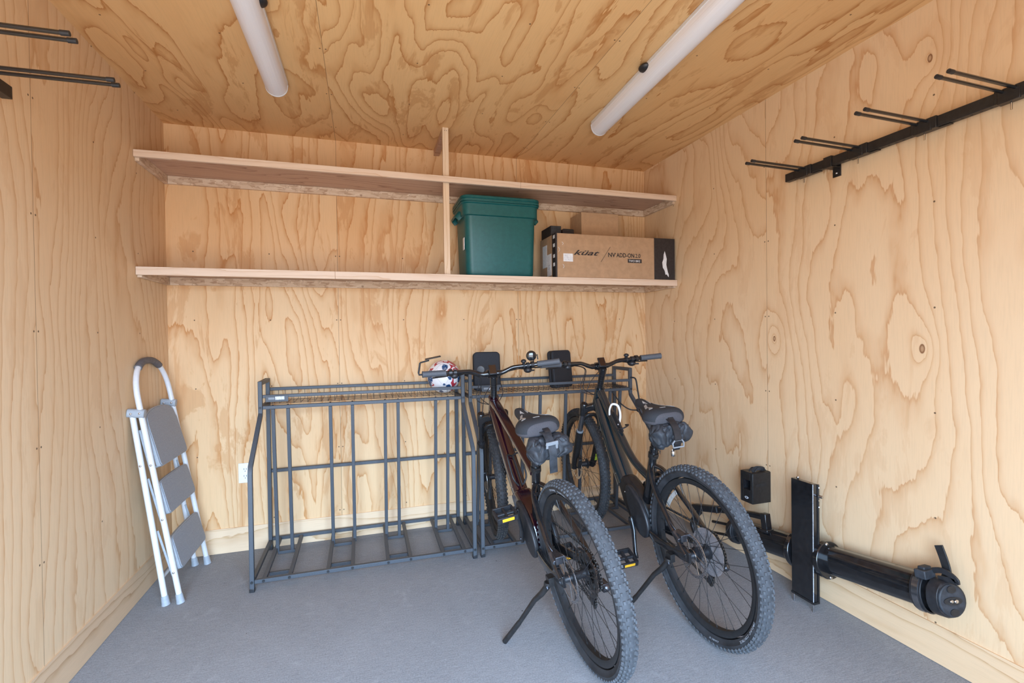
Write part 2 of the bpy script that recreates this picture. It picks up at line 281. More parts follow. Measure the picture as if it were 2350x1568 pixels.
# ------------------------------------------------------------------ mesh helpers
class MB:
    def __init__(s): s.v = []; s.f = []; s.m = []; s.sm = []
    def add(s, vs, fs, mi=0, smooth=False, T=None):
        b = len(s.v)
        for p in vs:
            p = Vector(p); s.v.append(T @ p if T else p)
        for f in fs:
            s.f.append([b+i for i in f]); s.m.append(mi); s.sm.append(smooth)
        return s
    def box(s, lo, hi, mi=0, T=None):
        x0, y0, z0 = lo; x1, y1, z1 = hi
        return s.add([(x0,y0,z0),(x1,y0,z0),(x1,y1,z0),(x0,y1,z0),(x0,y0,z1),(x1,y0,z1),(x1,y1,z1),(x0,y1,z1)],
              [(3,2,1,0),(4,5,6,7),(0,1,5,4),(1,2,6,5),(2,3,7,6),(3,0,4,7)], mi, False, T)
    def cbox(s, c, sz, mi=0, T=None):
        return s.box([c[i]-sz[i]/2 for i in range(3)], [c[i]+sz[i]/2 for i in range(3)], mi, T)
    def sweep(s, pts, prof, scales=None, closed=False, mi=0, smooth=True, caps=True, up=None, T=None):
        """sweep a closed 2-D profile [(a,b)...] along points; a on side axis, b on 'up' axis"""
        P = [Vector(p) for p in pts]; n = len(P); k = len(prof)
        tang = []
        for i in range(n):
            if closed: t = P[(i+1) % n]-P[i-1]
            else: t = P[min(i+1, n-1)]-P[max(i-1, 0)]
            tang.append(t.normalized())
        if up is None:
            up = Vector((0, 0, 1)) if abs(tang[0].z) < 0.9 else Vector((1, 0, 0))
        else: up = Vector(up)
        b = (up-tang[0]*up.dot(tang[0])).normalized(); vs = []
        for i in range(n):
            b = b-tang[i]*b.dot(tang[i])
            b = b.normalized() if b.length > 1e-6 else Vector((0, 0, 1))
            a = tang[i].cross(b)*-1
            sc = scales[i] if scales else 1.0
            sa, sb = sc if isinstance(sc, (tuple, list)) else (sc, sc)
            for (p, q) in prof: vs.append(P[i]+a*p*sa+b*q*sb)
        fs = []
        for i in range(n if closed else n-1):
            j = (i+1) % n
            for c in range(k):
                d = (c+1) % k; fs.append((i*k+c, i*k+d, j*k+d, j*k+c))
        s.add(vs, fs, mi, smooth, T)
        if caps and not closed:
            s.add(vs[:k], [tuple(range(k))[::-1]], mi, False, T); s.add(vs[-k:], [tuple(range(k))], mi, False, T)
        return s
    def tube(s, pts, r, seg=12, mi=0, closed=False, caps=True, T=None, up=None):
        rs = r if isinstance(r, (list, tuple)) else [r]*len(pts)
        prof = [(math.cos(2*PI*i/seg), math.sin(2*PI*i/seg)) for i in range(seg)]
        return s.sweep(pts, prof, rs, closed, mi, True, caps, up, T)
    def bar(s, a, b, w, h=None, mi=0, up=None, T=None):
        h = h or w
        return s.sweep([a, b], [(-w/2, -h/2), (w/2, -h/2), (w/2, h/2), (-w/2, h/2)], None, False, mi, False, True, up, T)
    def path_bar(s, pts, w, h=None, mi=0, up=None, closed=False):
        h = h or w
        return s.sweep(pts, [(-w/2, -h/2), (w/2, -h/2), (w/2, h/2), (-w/2, h/2)], None, closed, mi, False, True, up)
    def lathe(s, prof, seg=48, mi=0, smooth=True, T=None, closed=False, mis=None):
        """prof [(r, y)] revolved about the Y axis"""
        k = len(prof); vs = []
        for i in range(seg):
            a = 2*PI*i/seg
            for r, y in prof: vs.append((r*math.cos(a), y, r*math.sin(a)))
        kk = k if closed else k-1
        for c in range(kk):
            fs = [(i*k+c, i*k+(c+1) % k, ((i+1) % seg)*k+(c+1) % k, ((i+1) % seg)*k+c) for i in range(seg)]
            # weld by adding with index mapping once
            if c == 0: base = len(s.v); s.add(vs, [], mi, smooth, T)
            for f in fs:
                s.f.append([base+q for q in f]); s.m.append(mis[c] if mis else mi); s.sm.append(smooth)
        return s
    def prism(s, poly, y0, y1, mi=0, T=None, axis='y'):
        """extrude a polygon given in (x,z) between y0 and y1 (axis='y'), or (y,z) along x, or (x,y) along z"""
        n = len(poly)
        def P(p, d):
            return (p[0], d, p[1]) if axis == 'y' else (d, p[0], p[1]) if axis == 'x' else (p[0], p[1], d)
        vs = [P(p, y0) for p in poly]+[P(p, y1) for p in poly]
        fs = [tuple(range(n)), tuple(range(2*n-1, n-1, -1))]+[((i+1) % n, i, n+i, n+(i+1) % n) for i in range(n)]
        return s.add(vs, fs, mi, False, T)
    def ball(s, c, r, seg=20, ring=12, mi=0, T=None):
        rx, ry, rz = r if isinstance(r, (tuple, list)) else (r, r, r); vs = []; fs = []
        for j in range(ring+1):
            t = PI*j/ring
            for i in range(seg):
                a = 2*PI*i/seg; vs.append((c[0]+rx*math.sin(t)*math.cos(a), c[1]+ry*math.sin(t)*math.sin(a), c[2]+rz*math.cos(t)))
        for j in range(ring):
            for i in range(seg):
                fs.append((j*seg+i, (j+1)*seg+i, (j+1)*seg+(i+1) % seg, j*seg+(i+1) % seg))
        return s.add(vs, fs, mi, True, T)
    def mesh(s, name, mats):
        me = bpy.data.meshes.new(name); me.from_pydata([tuple(v) for v in s.v], [], s.f)
        for m in mats: me.materials.append(M[m] if isinstance(m, str) else m)
        me.polygons.foreach_set('material_index', s.m); me.polygons.foreach_set('use_smooth', s.sm)
        bm = bmesh.new(); bm.from_mesh(me); bmesh.ops.remove_doubles(bm, verts=bm.verts, dist=1e-6)
        bmesh.ops.recalc_face_normals(bm, faces=bm.faces); bm.to_mesh(me); bm.free(); me.update()
        me.set_sharp_from_angle(angle=math.radians(38))
        return me

def tag(o, label=None, cat=None, group=None, kind=None):
    if label: o['label'] = label
    if cat: o['category'] = cat
    if group: o['group'] = group
    if kind: o['kind'] = kind
    return o
def obj(name, mb, mats, parent=None, bevel=0.0, mat=None, seg=2, sub=0):
    if isinstance(mats, str): mats = [mats]
    me = mb.mesh(name, mats) if isinstance(mb, MB) else mb
    o = bpy.data.objects.new(name, me); COL.objects.link(o)
    if parent: o.parent = parent
    if mat is not None: o.matrix_local = mat
    if bevel:
        b = o.modifiers.new('bevel', 'BEVEL'); b.width = bevel; b.segments = seg; b.limit_method = 'ANGLE'; b.angle_limit = math.radians(40)
    if sub:
        q = o.modifiers.new('sub', 'SUBSURF'); q.levels = sub; q.render_levels = sub
    return o
def thing(name, label, cat, mat=None, group=None):
    o = bpy.data.objects.new(name, None); COL.objects.link(o); o.empty_display_size = 0.1
    if mat is not None: o.matrix_world = mat
    return tag(o, label, cat, group)
def copy_tree(o, parent=None, skip=()):
    c = o.copy(); COL.objects.link(c)
    if parent: c.parent = parent
    for ch in [x for x in list(COL.objects) if x.parent == o]:
        if ch.name.split('.')[0] not in skip: copy_tree(ch, c)
    return c
def crom(pts, n=8, closed=False):
    P = [Vector(p) for p in pts]; out = []; m = len(P)
    for i in range(m if closed else m-1):
        if closed: a, b, c, d = P[i-1], P[i], P[(i+1) % m], P[(i+2) % m]
        else: a, b, c, d = P[max(i-1, 0)], P[i], P[i+1], P[min(i+2, m-1)]
        for k in range(n):
            t = k/n
            out.append(0.5*((2*b)+(c-a)*t+(2*a-5*b+4*c-d)*t*t+(3*b-a-3*c+d)*t**3))
    if not closed: out.append(P[-1])
    return out
def rrect(w, h, r, n=4):
    out = []
    for cx, cy, a0 in ((w/2-r, h/2-r, 0), (-w/2+r, h/2-r, 90), (-w/2+r, -h/2+r, 180), (w/2-r, -h/2+r, 270)):
        for i in range(n+1):
            a = math.radians(a0+90*i/n); out.append((cx+r*math.cos(a), cy+r*math.sin(a)))
    return out
def text_mesh(txt, size, bend=None, shear=0.0, sx=1.0, depth=0.0006, bold=0.0, spacing=1.0):
    cu = bpy.data.curves.new('txt', 'FONT'); cu.body = txt; cu.size = size; cu.shear = shear; cu.extrude = depth
    cu.offset = bold; cu.space_character = spacing; cu.resolution_u = 3
    o = bpy.data.objects.new('txt', cu); COL.objects.link(o)
    bpy.context.view_layer.update()
    dg = bpy.context.evaluated_depsgraph_get()
    me = bpy.data.meshes.new_from_object(o.evaluated_get(dg))
    bpy.data.objects.remove(o, do_unlink=True); bpy.data.curves.remove(cu)
    for v in me.vertices:
        v.co.x *= sx
        if bend: v.co = Vector(bend(v.co.x, v.co.y, v.co.z))
    return me
def text_obj(name, txt, size, mat, parent, matx, **k):
    me = text_mesh(txt, size, **k); me.name = name; me.materials.append(M[mat])
    o = bpy.data.objects.new(name, me); COL.objects.link(o); o.parent = parent
    if matx is not None: o.matrix_local = matx
    return o

# ------------------------------------------------------------------ the room
def struct(name, mb, mats, bevel=0):
    o = obj(name, mb, mats, None, bevel); o['kind'] = 'structure'; return o
T_ = 0.12
struct('floor', MB().box((-T_, FRONT-0.0, -0.1), (W+T_, T_, 0)), 'concrete')
struct('ceiling', MB().box((-T_, FRONT, H), (W+T_, T_, H+0.12)), 'ply_ceiling')
struct('wall_back', MB().box((0, 0, 0), (W, T_, H)), 'ply_back')
struct('wall_left', MB().box((-T_, FRONT, 0), (0, T_, H)), 'ply_left')
struct('wall_right', MB().box((W, FRONT, 0), (W+T_, T_, H)), 'ply_right')
fw = MB().box((-T_, FRONT-0.1, 0), (DOOR_X0, FRONT, H+0.12)).box((DOOR_X1, FRONT-0.1, 0), (W+T_, FRONT, H+0.12)).box((DOOR_X0, FRONT-0.1, DOOR_H), (DOOR_X1, FRONT, H+0.12))
struct('wall_front', fw, 'ply_back')
BH, BT = 0.1506, 0.006
struct('baseboard_back', MB().box((0.0, -BT, 0.002), (W, 0, BH)), 'base_back')
struct('baseboard_left', MB().box((0, FRONT, 0.002), (BT, -BT, BH)), 'base_left')
struct('baseboard_right', MB().box((W-BT, FRONT, 0.002), (W, -BT, BH)), 'base_right')

# ------------------------------------------------------------------ shelves on the back wall
def shelf(z, label, cut, lh):
    t = thing('wall_shelf', label, 'shelf', Matrix.Translation((0, 0, z)), 'long wall shelves on the back wall')
    e = 0.002
    obj('shelf_board', MB().box((e, -0.39, -0.007), (W-e, -e, -0.001)), 'luan', t)
    lip = MB().box((e, -0.41, -lh), (cut-0.0005, -0.391, 0.0)).box((cut+0.0005, -0.41, -lh), (W-e, -0.391, 0.0))
    obj('front_lip', lip, 'pine', t, 0.0015)
    obj('back_cleat', MB().box((0.022, -0.020, -0.053), (W-0.022, -0.001, -0.0075)), 'osb', t, 0.001)
    obj('side_cleat', MB().box((0.001, -0.3895, -0.053), (0.021, -0.001, -0.0075)), 'osb', t, 0.001)
    obj('side_cleat', MB().box((W-0.021, -0.3895, -0.053), (W-0.001, -0.001, -0.0075)), 'osb', t, 0.001)
    return t
shelf(1.674, 'long lower pine shelf on back wall carrying the green tub and boxes', 0.95, 0.042)
shelf(2.265, 'long upper pine shelf on back wall just under the ceiling, empty', 2.06, 0.036)
t = thing('shelf_post', 'narrow upright pine post joining both wall shelves and the ceiling', 'post', Matrix.Translation((1.592, -0.37, 1.676)))
obj('post', MB().box((-0.018, -0.012, 0), (0.018, 0.012, 0.5815)).box((-0.018, -0.012, 0.5895), (0.018, 0.012, H-1.676-0.001)), 'pine_up', t, 0.001)
obj('ceiling_block', MB().box((-0.018, 0.0125, H-1.676-0.038), (0.018, 0.367, H-1.676-0.001)), 'luan', t, 0.001)
obj('screw', MB().tube([(-0.005, -0.0122, 0.872), (-0.005, -0.0128, 0.872)], 0.0022, 8), 'dark_steel', t)
obj('screw', MB().tube([(0.006, -0.0122, 0.872), (0.006, -0.0128, 0.872)], 0.0022, 8), 'dark_steel', t)

# green storage tub
def tub():
    x0, x1 = 1.722, 2.172     # bottom edge
    t = thing('storage_tub', 'green plastic storage tub with lid on the lower shelf', 'storage bin', Matrix.Translation(((x0+x1)/2, -0.20, 1.6745)))
    hw = (x1-x0)/2; d0 = 0.145
    def ring(w, d, z, r): return [(p[0], p[1], z) for p in rrect(2*w, 2*d, r, 5)]
    def loft(rings, cap0=True, cap1=True):
        mb = MB(); k = len(rings[0]); vs = [p for r in rings for p in r]; fs = []
        for i in range(len(rings)-1):
            for c in range(k):
                d = (c+1) % k; fs.append((i*k+c, i*k+d, (i+1)*k+d, (i+1)*k+c))
        mb.add(vs, fs, 0, True)
        if cap0: mb.add(rings[0], [tuple(range(k))], 0, False)
        if cap1: mb.add(rings[-1], [tuple(range(k))], 0, False)
        return mb
    body = loft([ring(hw-0.022, d0-0.022, 0.0, 0.03), ring(hw-0.006, d0-0.008, 0.006, 0.042), ring(hw, d0-0.002, 0.02, 0.045), ring(hw+0.010, d0+0.008, 0.372, 0.045),
                 ring(hw+0.011, d0+0.009, 0.378, 0.045), ring(hw+0.024, d0+0.022, 0.382, 0.045), ring(hw+0.026, d0+0.024, 0.450, 0.05), ring(hw+0.034, d0+0.032, 0.455, 0.05), ring(hw+0.034, d0+0.032, 0.460, 0.05)])
    obj('tub_body', body, 'green', t)
    lid = loft([ring(hw+0.028, d0+0.026, 0.4605, 0.05), ring(hw+0.028, d0+0.026, 0.464, 0.05), ring(hw+0.036, d0+0.034, 0.465, 0.05), ring(hw+0.036, d0+0.034, 0.474, 0.05), ring(hw+0.031, d0+0.029, 0.476, 0.05),
                ring(hw+0.031, d0+0.029, 0.481, 0.05), ring(hw+0.036, d0+0.034, 0.484, 0.05), ring(hw+0.034, d0+0.032, 0.498, 0.05), ring(hw+0.022, d0+0.020, 0.505, 0.05),
                ring(hw+0.006, d0+0.004, 0.506, 0.04), ring(hw+0.000, d0-0.002, 0.502, 0.04)])
    obj('tub_lid', lid, 'green', t)
    for sgn in (-1, 1):
        hb = MB().sweep(crom([(sgn*(hw+0.016), -0.075, 0.375), (sgn*(hw+0.040), -0.062, 0.40), (sgn*(hw+0.044), 0, 0.402), (sgn*(hw+0.040), 0.062, 0.40), (sgn*(hw+0.016), 0.075, 0.375)], 5), rrect(0.014, 0.05, 0.006, 2), up=(0, 0, 1))
        obj('tub_handle', hb, 'green', t)
    lm = MB().box((-hw-0.0115, -0.118, 0.17), (-hw-0.0085, -0.078, 0.245))
    o = obj('sticker', lm, 'paper', t); o['label'] = 'small off-white sticker'
    return t
tub()

# cardboard boxes
def boxes():
    bx0, bx1, by0, by1, bz, bh = 2.297, 3.196, -0.40, -0.115, 1.6745, 0.287
    t = thing('cardboard_box', 'long printed cardboard box with black ends on the lower shelf', 'box', Matrix.Translation((bx0, by0, bz)))
    L_, D_ = bx1-bx0, by1-by0
    obj('carton', MB().box((0, 0, 0), (L_, D_, bh)), 'card', t, 0.003)
    o = obj('end_panel', MB().box((L_-0.165, -0.0012, 0.001), (L_+0.001, D_, bh+0.001)), 'print_black', t, 0.001); o['label'] = 'black printed right end'
    o = obj('end_panel', MB().box((-0.0012, -0.0005, 0.001), (0.010, 0.062, bh+0.001)), 'print_black', t, 0.001); o['label'] = 'black printed strip on the left end'
    tear = [(0.0, 0.0), (-0.008, 0.03), (-0.022, 0.05), (-0.026, 0.085), (-0.016, 0.11), (-0.014, 0.14), (-0.006, 0.165), (0.002, 0.14), (0.010, 0.11), (0.006, 0.07), (0.012, 0.045), (0.018, 0.02), (0.026, 0.0), (0.024, -0.016), (0.008, 0.004)]
    o = obj('torn_patch', MB().prism([(L_-0.075+a, 0.035+b) for a, b in tear], -0.0022, -0.0014), 'paper', t); o['label'] = 'torn pale patch in the black end'
    F = Matrix.Rotation(PI/2, 4, 'X')
    def tx(txt, x, z, size, mat='print_black', y=-0.0012, **k):
        return text_obj('printed_word', txt, size, mat, t, Matrix.Translation((x, y, z)) @ F, **k)
    tx('küat', 0.122, 0.150, 0.046, shear=0.45, sx=2.15, bold=0.0007)
    obj('printed_slash', MB().prism([(0.322, 0.108), (0.3245, 0.108), (0.3965, 0.212), (0.394, 0.212)], -0.0016, -0.0006), 'print_black', t)
    tx("NV", 0.376, 0.145, 0.040, bold=0.0006); tx("'", 0.430, 0.150, 0.030)
    tx('ADD-ON', 0.441, 0.145, 0.040, bold=0.0006, sx=0.84); tx('2.0', 0.584, 0.145, 0.040, sx=0.85)
    obj('printed_panel', MB().box((0.527, -0.0016, 0.110), (0.634, -0.0006, 0.136)), 'print_black', t)
    tx('TWO BIKE', 0.5335, 0.1155, 0.0205, 'paper', y=-0.0022, sx=0.92)
    for (a, b, z0, z1) in ((0.052, 0.120, 0.104, 0.156),):
        o = obj('shipping_label', MB().box((a, -0.0014, z0), (b, -0.0004, z1)), 'paper', t)
        for i in range(3): obj('printed_line', MB().box((a+0.008, -0.0019, z1-0.014-i*0.013), (a+0.03+0.012*i, -0.0013, z1-0.010-i*0.013)), 'grey_label', t)
    # shipping labels on the left end, and brand strip lettering
    obj('shipping_label', MB().box((-0.0014, 0.155, 0.085), (-0.0004, 0.235, 0.235)), 'paper', t)
    obj('shipping_label', MB().box((-0.0022, 0.075, 0.02), (-0.0012, 0.150, 0.165)), 'paper', t)
    obj('printed_square', MB().box((-0.0030, 0.095, 0.06), (-0.0021, 0.130, 0.095)), 'grey_label', t)
    for z in (0.255, 0.20, 0.13, 0.075): obj('printed_mark', MB().box((-0.0022, 0.015, z), (-0.0011, 0.042, z+0.022)), 'paper', t)
    obj('packing_tape', MB().box((0.16, 0.11, bh+0.0002), (0.60, 0.16, bh+0.0012)), 'card2', t)
    for (x, z, l) in ((0.02, 0.165, 0.03), (0.045, 0.21, 0.02), (0.05, 0.06, 0.025)):
        obj('tape_wrinkle', MB().tube(crom([(x, -0.0015, z), (x+0.006, -0.003, z+l*0.5), (x-0.003, -0.0015, z+l)], 4), 0.0012, 6), 'paper', t)
    # smaller carton on top
    t2 = thing('cardboard_box', 'plain brown cardboard box sitting on top of the long printed box', 'box', Matrix.Translation((2.577, -0.20, bz+bh+0.002)))
    obj('carton', MB().box((0, 0, 0), (0.293, 0.185, 0.200)), 'card2', t2, 0.002)
    obj('flap_seam', MB().box((0.002, 0.088, 0.2), (0.291, 0.092, 0.2015)), 'print_black', t2)
    t3 = thing('small_box', 'small dark grey carton on the long printed box, at its left end', 'box', Matrix.Translation((2.300, -0.31, bz+bh+0.002)))
    obj('carton', MB().box((0, 0, 0), (0.075, 0.175, 0.065)), 'print_black', t3, 0.002)
    obj('end_flap', MB().box((0.003, -0.0012, 0.003), (0.072, 0.0, 0.062)), 'nylon', t3)
    t4 = thing('small_box', 'small black carton between the dark grey carton and the plain brown box', 'box', Matrix.Translation((2.402, -0.27, bz+bh+0.002)))
    obj('carton', MB().box((0, 0, 0), (0.085, 0.14, 0.055)), 'print_black', t4, 0.002)
    obj('lid_flap', MB().box((0.006, -0.002, 0.040), (0.079, 0.10, 0.058)), 'black', t4, 0.001)
    obj('printed_mark', MB().box((0.02, -0.0012, 0.022), (0.065, 0.0, 0.026)), 'brass', t4)
    o = obj('paper_sheet', MB().box((0, 0, 0), (0.115, 0.08, 0.0025)), 'paper', None, mat=Matrix.Translation((2.80, -0.375, bz+bh+0.0025)))
    tag(o, 'folded white paper lying on top of the long printed box', 'paper')
boxes()

# ------------------------------------------------------------------ ceiling lights (switched off)
def strip_light(x, y, rz, label, knob):
    t = thing('strip_light', label, 'light fixture', Matrix.Translation((x, y, H)) @ Matrix.Rotation(rz, 4, 'Z'), 'strip lights on the ceiling')
    Lh = 1.225
    pr = [(-0.052, -0.018)]+[(0.050*math.cos(PI+PI*i/14)*1.0, -0.030+0.048*math.sin(PI+PI*i/14)) for i in range(15)]+[(0.052, -0.018)]
    mb = MB().add([(a, 0.004, b) for a, b in pr]+[(a, -Lh+0.004, b) for a, b in pr], [(i, i+1, 17+i+1, 17+i) for i in range(16)]+[(16, 0, 17, 33)], 0, True)
    obj('diffuser', mb, 'diffuser', t)
    obj('base_tray', MB().box((-0.054, -Lh, -0.0195), (0.054, 0, -0.001)), 'white_paint', t, 0.002)
    for y0, y1 in ((0.001, 0.007), (-Lh-0.003, -Lh+0.003)):
        pe = [(a*1.03, -0.018+(b+0.018)*1.03) for a, b in pr]
        obj('end_cap', MB().prism(pe, y0, y1), 'white_paint', t)
    obj('cord_plug', MB().ball((knob, -0.62, -0.018), (0.030, 0.034, 0.017), 16, 8), 'black', t)
    return t
strip_light(0.708, -0.690, -0.01, 'frosted white strip light on the left half of the ceiling, switched off', 0.045)
strip_light(2.465, -0.695, -0.052, 'frosted white strip light on the right half of the ceiling, switched off', -0.050)

# ------------------------------------------------------------------ wall mounted tool racks
def wall_rack(side, ys, ystart, yend, label):
    s = 1 if side == 'right' else -1
    X = W if side == 'right' else 0.0
    z0 = 2.078
    t = thing('wall_rack', label, 'wall rack', Matrix.Translation((X, ystart, z0)), 'wall racks with rod arms')
    def P(d, y, z): return (-s*d, y-ystart, z)      # d = distance from the wall
    def bx(mb, d0, d1, y0, y1, z0_, z1_, mi=0):
        a, b = P(d0, y0, z0_), P(d1, y1, z1_)
        return mb.box([min(a[i], b[i]) for i in range(3)], [max(a[i], b[i]) for i in range(3)], mi)
    obj('rail', bx(MB(), 0.030, 0.058, yend, ystart, -0.020, 0.020), 'satin_black', t, 0.002)
    n = int((ystart-yend)/0.028)
    holes = MB()
    for i in range(1, min(n, 60)):
        y = ystart-0.02-i*0.028; c = P(0.044, y, -0.0203)
        holes.tube([c, (c[0], c[1], c[2]-0.0006)], 0.0045, 8)
    obj('adjustment_holes', holes, 'wire', t)
    by = ystart-0.235
    while by > yend+0.1:
        mb = bx(MB(), 0.0, 0.004, by-0.02, by+0.02, -0.062, 0.035); bx(mb, 0.0, 0.062, by-0.02, by+0.02, 0.021, 0.025); bx(mb, 0.0585, 0.0625, by-0.02, by+0.02, -0.024, 0.025)
        bx(mb, 0.0, 0.062, by-0.02, by+0.02, -0.025, -0.021)
        o = obj('mounting_bracket', mb, 'satin_black', t, 0.001)
        c = P(0.004, by, -0.045); obj('bracket_screw', MB().ball(c, 0.006, 10, 6), 'steel', o)
        by -= 0.81
    for y in ys:
        mb = bx(MB(), 0.026, 0.064, y-0.048, y+0.040, -0.022, 0.022); bx(mb, 0.0585, 0.066, y-0.030, y+0.030, -0.026, 0.014)
        bx(mb, 0.03, 0.050, y-0.085, y-0.048, -0.0235, -0.0205)
        o = obj('hook_clamp', mb, 'satin_black', t, 0.0015)
        for dy in (-0.0165, 0.0165):
            e = P(0.378, y+dy, 0.017)
            obj('rod', MB().tube([P(0.045, y+dy, 0.012), e], 0.0058, 12), 'gloss_black', o)
            obj('end_cap', MB().tube([P(0.362, y+dy, 0.0165), P(0.382, y+dy, 0.0172)], 0.0070, 12), 'black', o)
        obj('bolt', MB().tube([P(0.050, y, -0.021), P(0.050, y, -0.052)], 0.0028, 8), 'steel', o)
    return t
wall_rack('right', (-1.470, -1.738, -1.997, -2.256), -1.368, -2.62, 'black rail with paired rod arms high on the right wall')
wall_rack('left', (-1.510, -1.744), -1.386, -2.62, 'black rail with paired rod arms high on the left wall, mostly cropped')

# ------------------------------------------------------------------ power outlet
t = thing('power_outlet', 'white double power outlet on the back wall behind the left bike rack', 'outlet', Matrix.Translation((0.3925, 0, 0.4795)))
obj('cover_plate', MB().box((-0.037, -0.007, -0.060), (0.037, -0.0008, 0.060)), 'outlet', t, 0.002)
for dz in (0.021, -0.021):
    o = obj('socket', MB().prism([(a, b+dz) for a, b in rrect(0.034, 0.036, 0.008, 3)], -0.0095, -0.007), 'outlet', t)
    for dx in (-0.0065, 0.0065): obj('slot', MB().box((dx-0.0013, -0.0101, dz-0.001), (dx+0.0013, -0.0096, dz+0.009)), 'black', o)
    obj('slot', MB().tube([(0, -0.0096, dz-0.009), (0, -0.0101, dz-0.009)], 0.0026, 8), 'black', o)

# ------------------------------------------------------------------ folding step ladder leaning on the left wall
def ladder():
    t = thing('step_ladder', 'folded white step ladder with grey treads leaning in the left corner', 'ladder', Matrix.Translation((0.2, -0.33, 0)))
    O = Vector((0.2, -0.33, 0))
    # front frame (hoop) in a leaning plane: x falls from the feet to the wall
    def fr(y, z): return Vector((max(0.0150, 0.2125-0.166*z), y, z))-O            # front leg plane
    def rr(y, z): return Vector((0.150-0.138*z, y, z))-O             # rear leg plane
    yn = lambda z: -0.548+0.022*z; yf = lambda z: -0.118-0.005*z     # near and far leg lines
    r = 0.0128
    zt = 1.03
    hoop = [(yn(0.03), 0.03), (yn(0.5), 0.5), (yn(0.9), 0.9), (yn(1.0), 1.0)]
    ptsN = [fr(y, z) for y, z in hoop]; cy = (yn(1.0)+yf(1.0))/2; hw = (yf(1.0)-yn(1.0))/2
    arc = [fr(cy-hw*(abs(math.cos(a))**0.85)*(1 if math.cos(a) > 0 else -1), 1.0+0.195*math.sin(a)**0.9) for a in [PI*i/20 for i in range(1, 20)]]
    ptsF = [fr(yf(1.0), 1.0), fr(yf(0.9), 0.9), fr(yf(0.5), 0.5), fr(yf(0.03), 0.03)]
    obj('front_frame', MB().tube(ptsN+arc+ptsF, r, 14, up=(1, 0, 0)), 'white_paint', t)
    obj('foam_handle', MB().tube(arc[5:14], 0.0175, 14, up=(1, 0, 0)), 'grip_dark', t)
    zb = 0.945
    for nm, f in (('near', yn), ('far', yf)):
        obj('rear_leg', MB().tube([rr(f(0.03), 0.03), rr(f(zb), zb)], r, 14, up=(1, 0, 0)), 'white_paint', t)
    obj('rear_crossbar', MB().tube([rr(yn(0.13), 0.13), rr(yf(0.13), 0.13)], 0.008, 10), 'white_paint', t)
    for f, pl in ((yn, fr), (yf, fr), (yn, rr), (yf, rr)):
        a = pl(f(0.0), 0.0); b = pl(f(0.045), 0.045)
        a.z = 0.0
        obj('foot', MB().sweep([a+Vector((0, 0, 0.0)), a+(b-a)*0.3, b], [(math.cos(2*PI*i/14), math.sin(2*PI*i/14)) for i in range(14)], [0.0195, 0.0175, 0.0155], up=(1, 0, 0)), 'ladder_grey', t)
    for f, sg in ((yn, -1), (yf, 1)):
        c1, c2 = fr(f(zb), zb), rr(f(zb), zb)
        br = obj('hinge_bracket', MB().sweep([c2+Vector((-0.018, sg*0.001, 0.004)), c1+Vector((0.018, sg*0.001, -0.004))], rrect(0.034, 0.042, 0.012, 3), up=(0, 0, 1)), 'ladder_grey', t, 0.003)
        for c in (c1, c2):
            obj('rivet', MB().ball((c.x, c.y-0.0175, c.z), (0.0055, 0.003, 0.0055), 10, 6), 'steel', br)
        for z in (0.69, 0.42, 0.155):
            c = fr(f(z), z); obj('rivet', MB().ball((c.x, c.y-0.0128, c.z), (0.0055, 0.003, 0.0055), 10, 6), 'steel', t)
        c = rr(f(0.69), 0.69); obj('rivet', MB().ball((c.x, c.y-0.0128, c.z), (0.0055, 0.003, 0.0055), 10, 6), 'steel', t)
    # three treads folded nearly parallel to the frame
    for zc, h, dom in ((0.795, 0.265, 0.03), (0.515, 0.175, 0.0), (0.235, 0.175, 0.0)):
        w = (yf(zc)-yn(zc))/2-0.017; ym = (yf(zc)+yn(zc))/2
        n = 10; poly = []
        hb, ht = zc-h/2, zc+h/2
        # in (y,z): lower edge straight with rounded corners, upper edge arched for the top tread
        poly = [(-w+0.02, -h/2), (w-0.02, -h/2), (w-0.006, -h/2+0.006), (w, -h/2+0.02)]
        poly += [(w-0.01*(i/n)-0.0, h/2-0.05+0.05*i/n*0) for i in range(1)]
        for i in range(n+1):
            a = PI*i/n; poly.append(((w-0.004)*math.cos(a), h/2-(0.05 if dom else 0.012)+((0.05+dom) if dom else 0.012)*math.sin(a)**0.6))
        poly += [(-w, -h/2+0.02), (-w+0.006, -h/2+0.006)]
        tilt = -0.158*-1
        base = fr(ym, zc)
        ang = math.atan(0.158)+0.10
        Mx = Matrix.Translation(base+Vector((0.002, 0, 0))) @ Matrix.Rotation(-ang, 4, 'Y')
        st = obj('tread', MB().prism(poly, -0.004, 0.014, axis='x'), 'ladder_grey', t, 0.003, mat=Mx)
        obj('tread_pad', MB().prism([(a*0.975, b*0.97) for a, b in poly], 0.0142, 0.0185, axis='x'), 'tread', st, 0.0015)
        obj('tread_lip', MB().box((-0.016, -w+0.01, -h/2+0.002), (-0.004, w-0.01, -h/2+0.014)), 'ladder_grey', st, 0.002)
    for f, sg in ((yn, 1), (yf, -1)):
        for z0, z1 in ((0.66, 0.86), (0.40, 0.62), (0.13, 0.36)):
            a = fr(f(z0), z0)+Vector((-0.016, sg*0.016, 0)); b = rr(f(z1), z1)+Vector((0.012, sg*0.016, 0))
            obj('link_bar', MB().bar(a, b, 0.003, 0.010), 'ladder_grey', t, 0.001)
    return t
ladder()

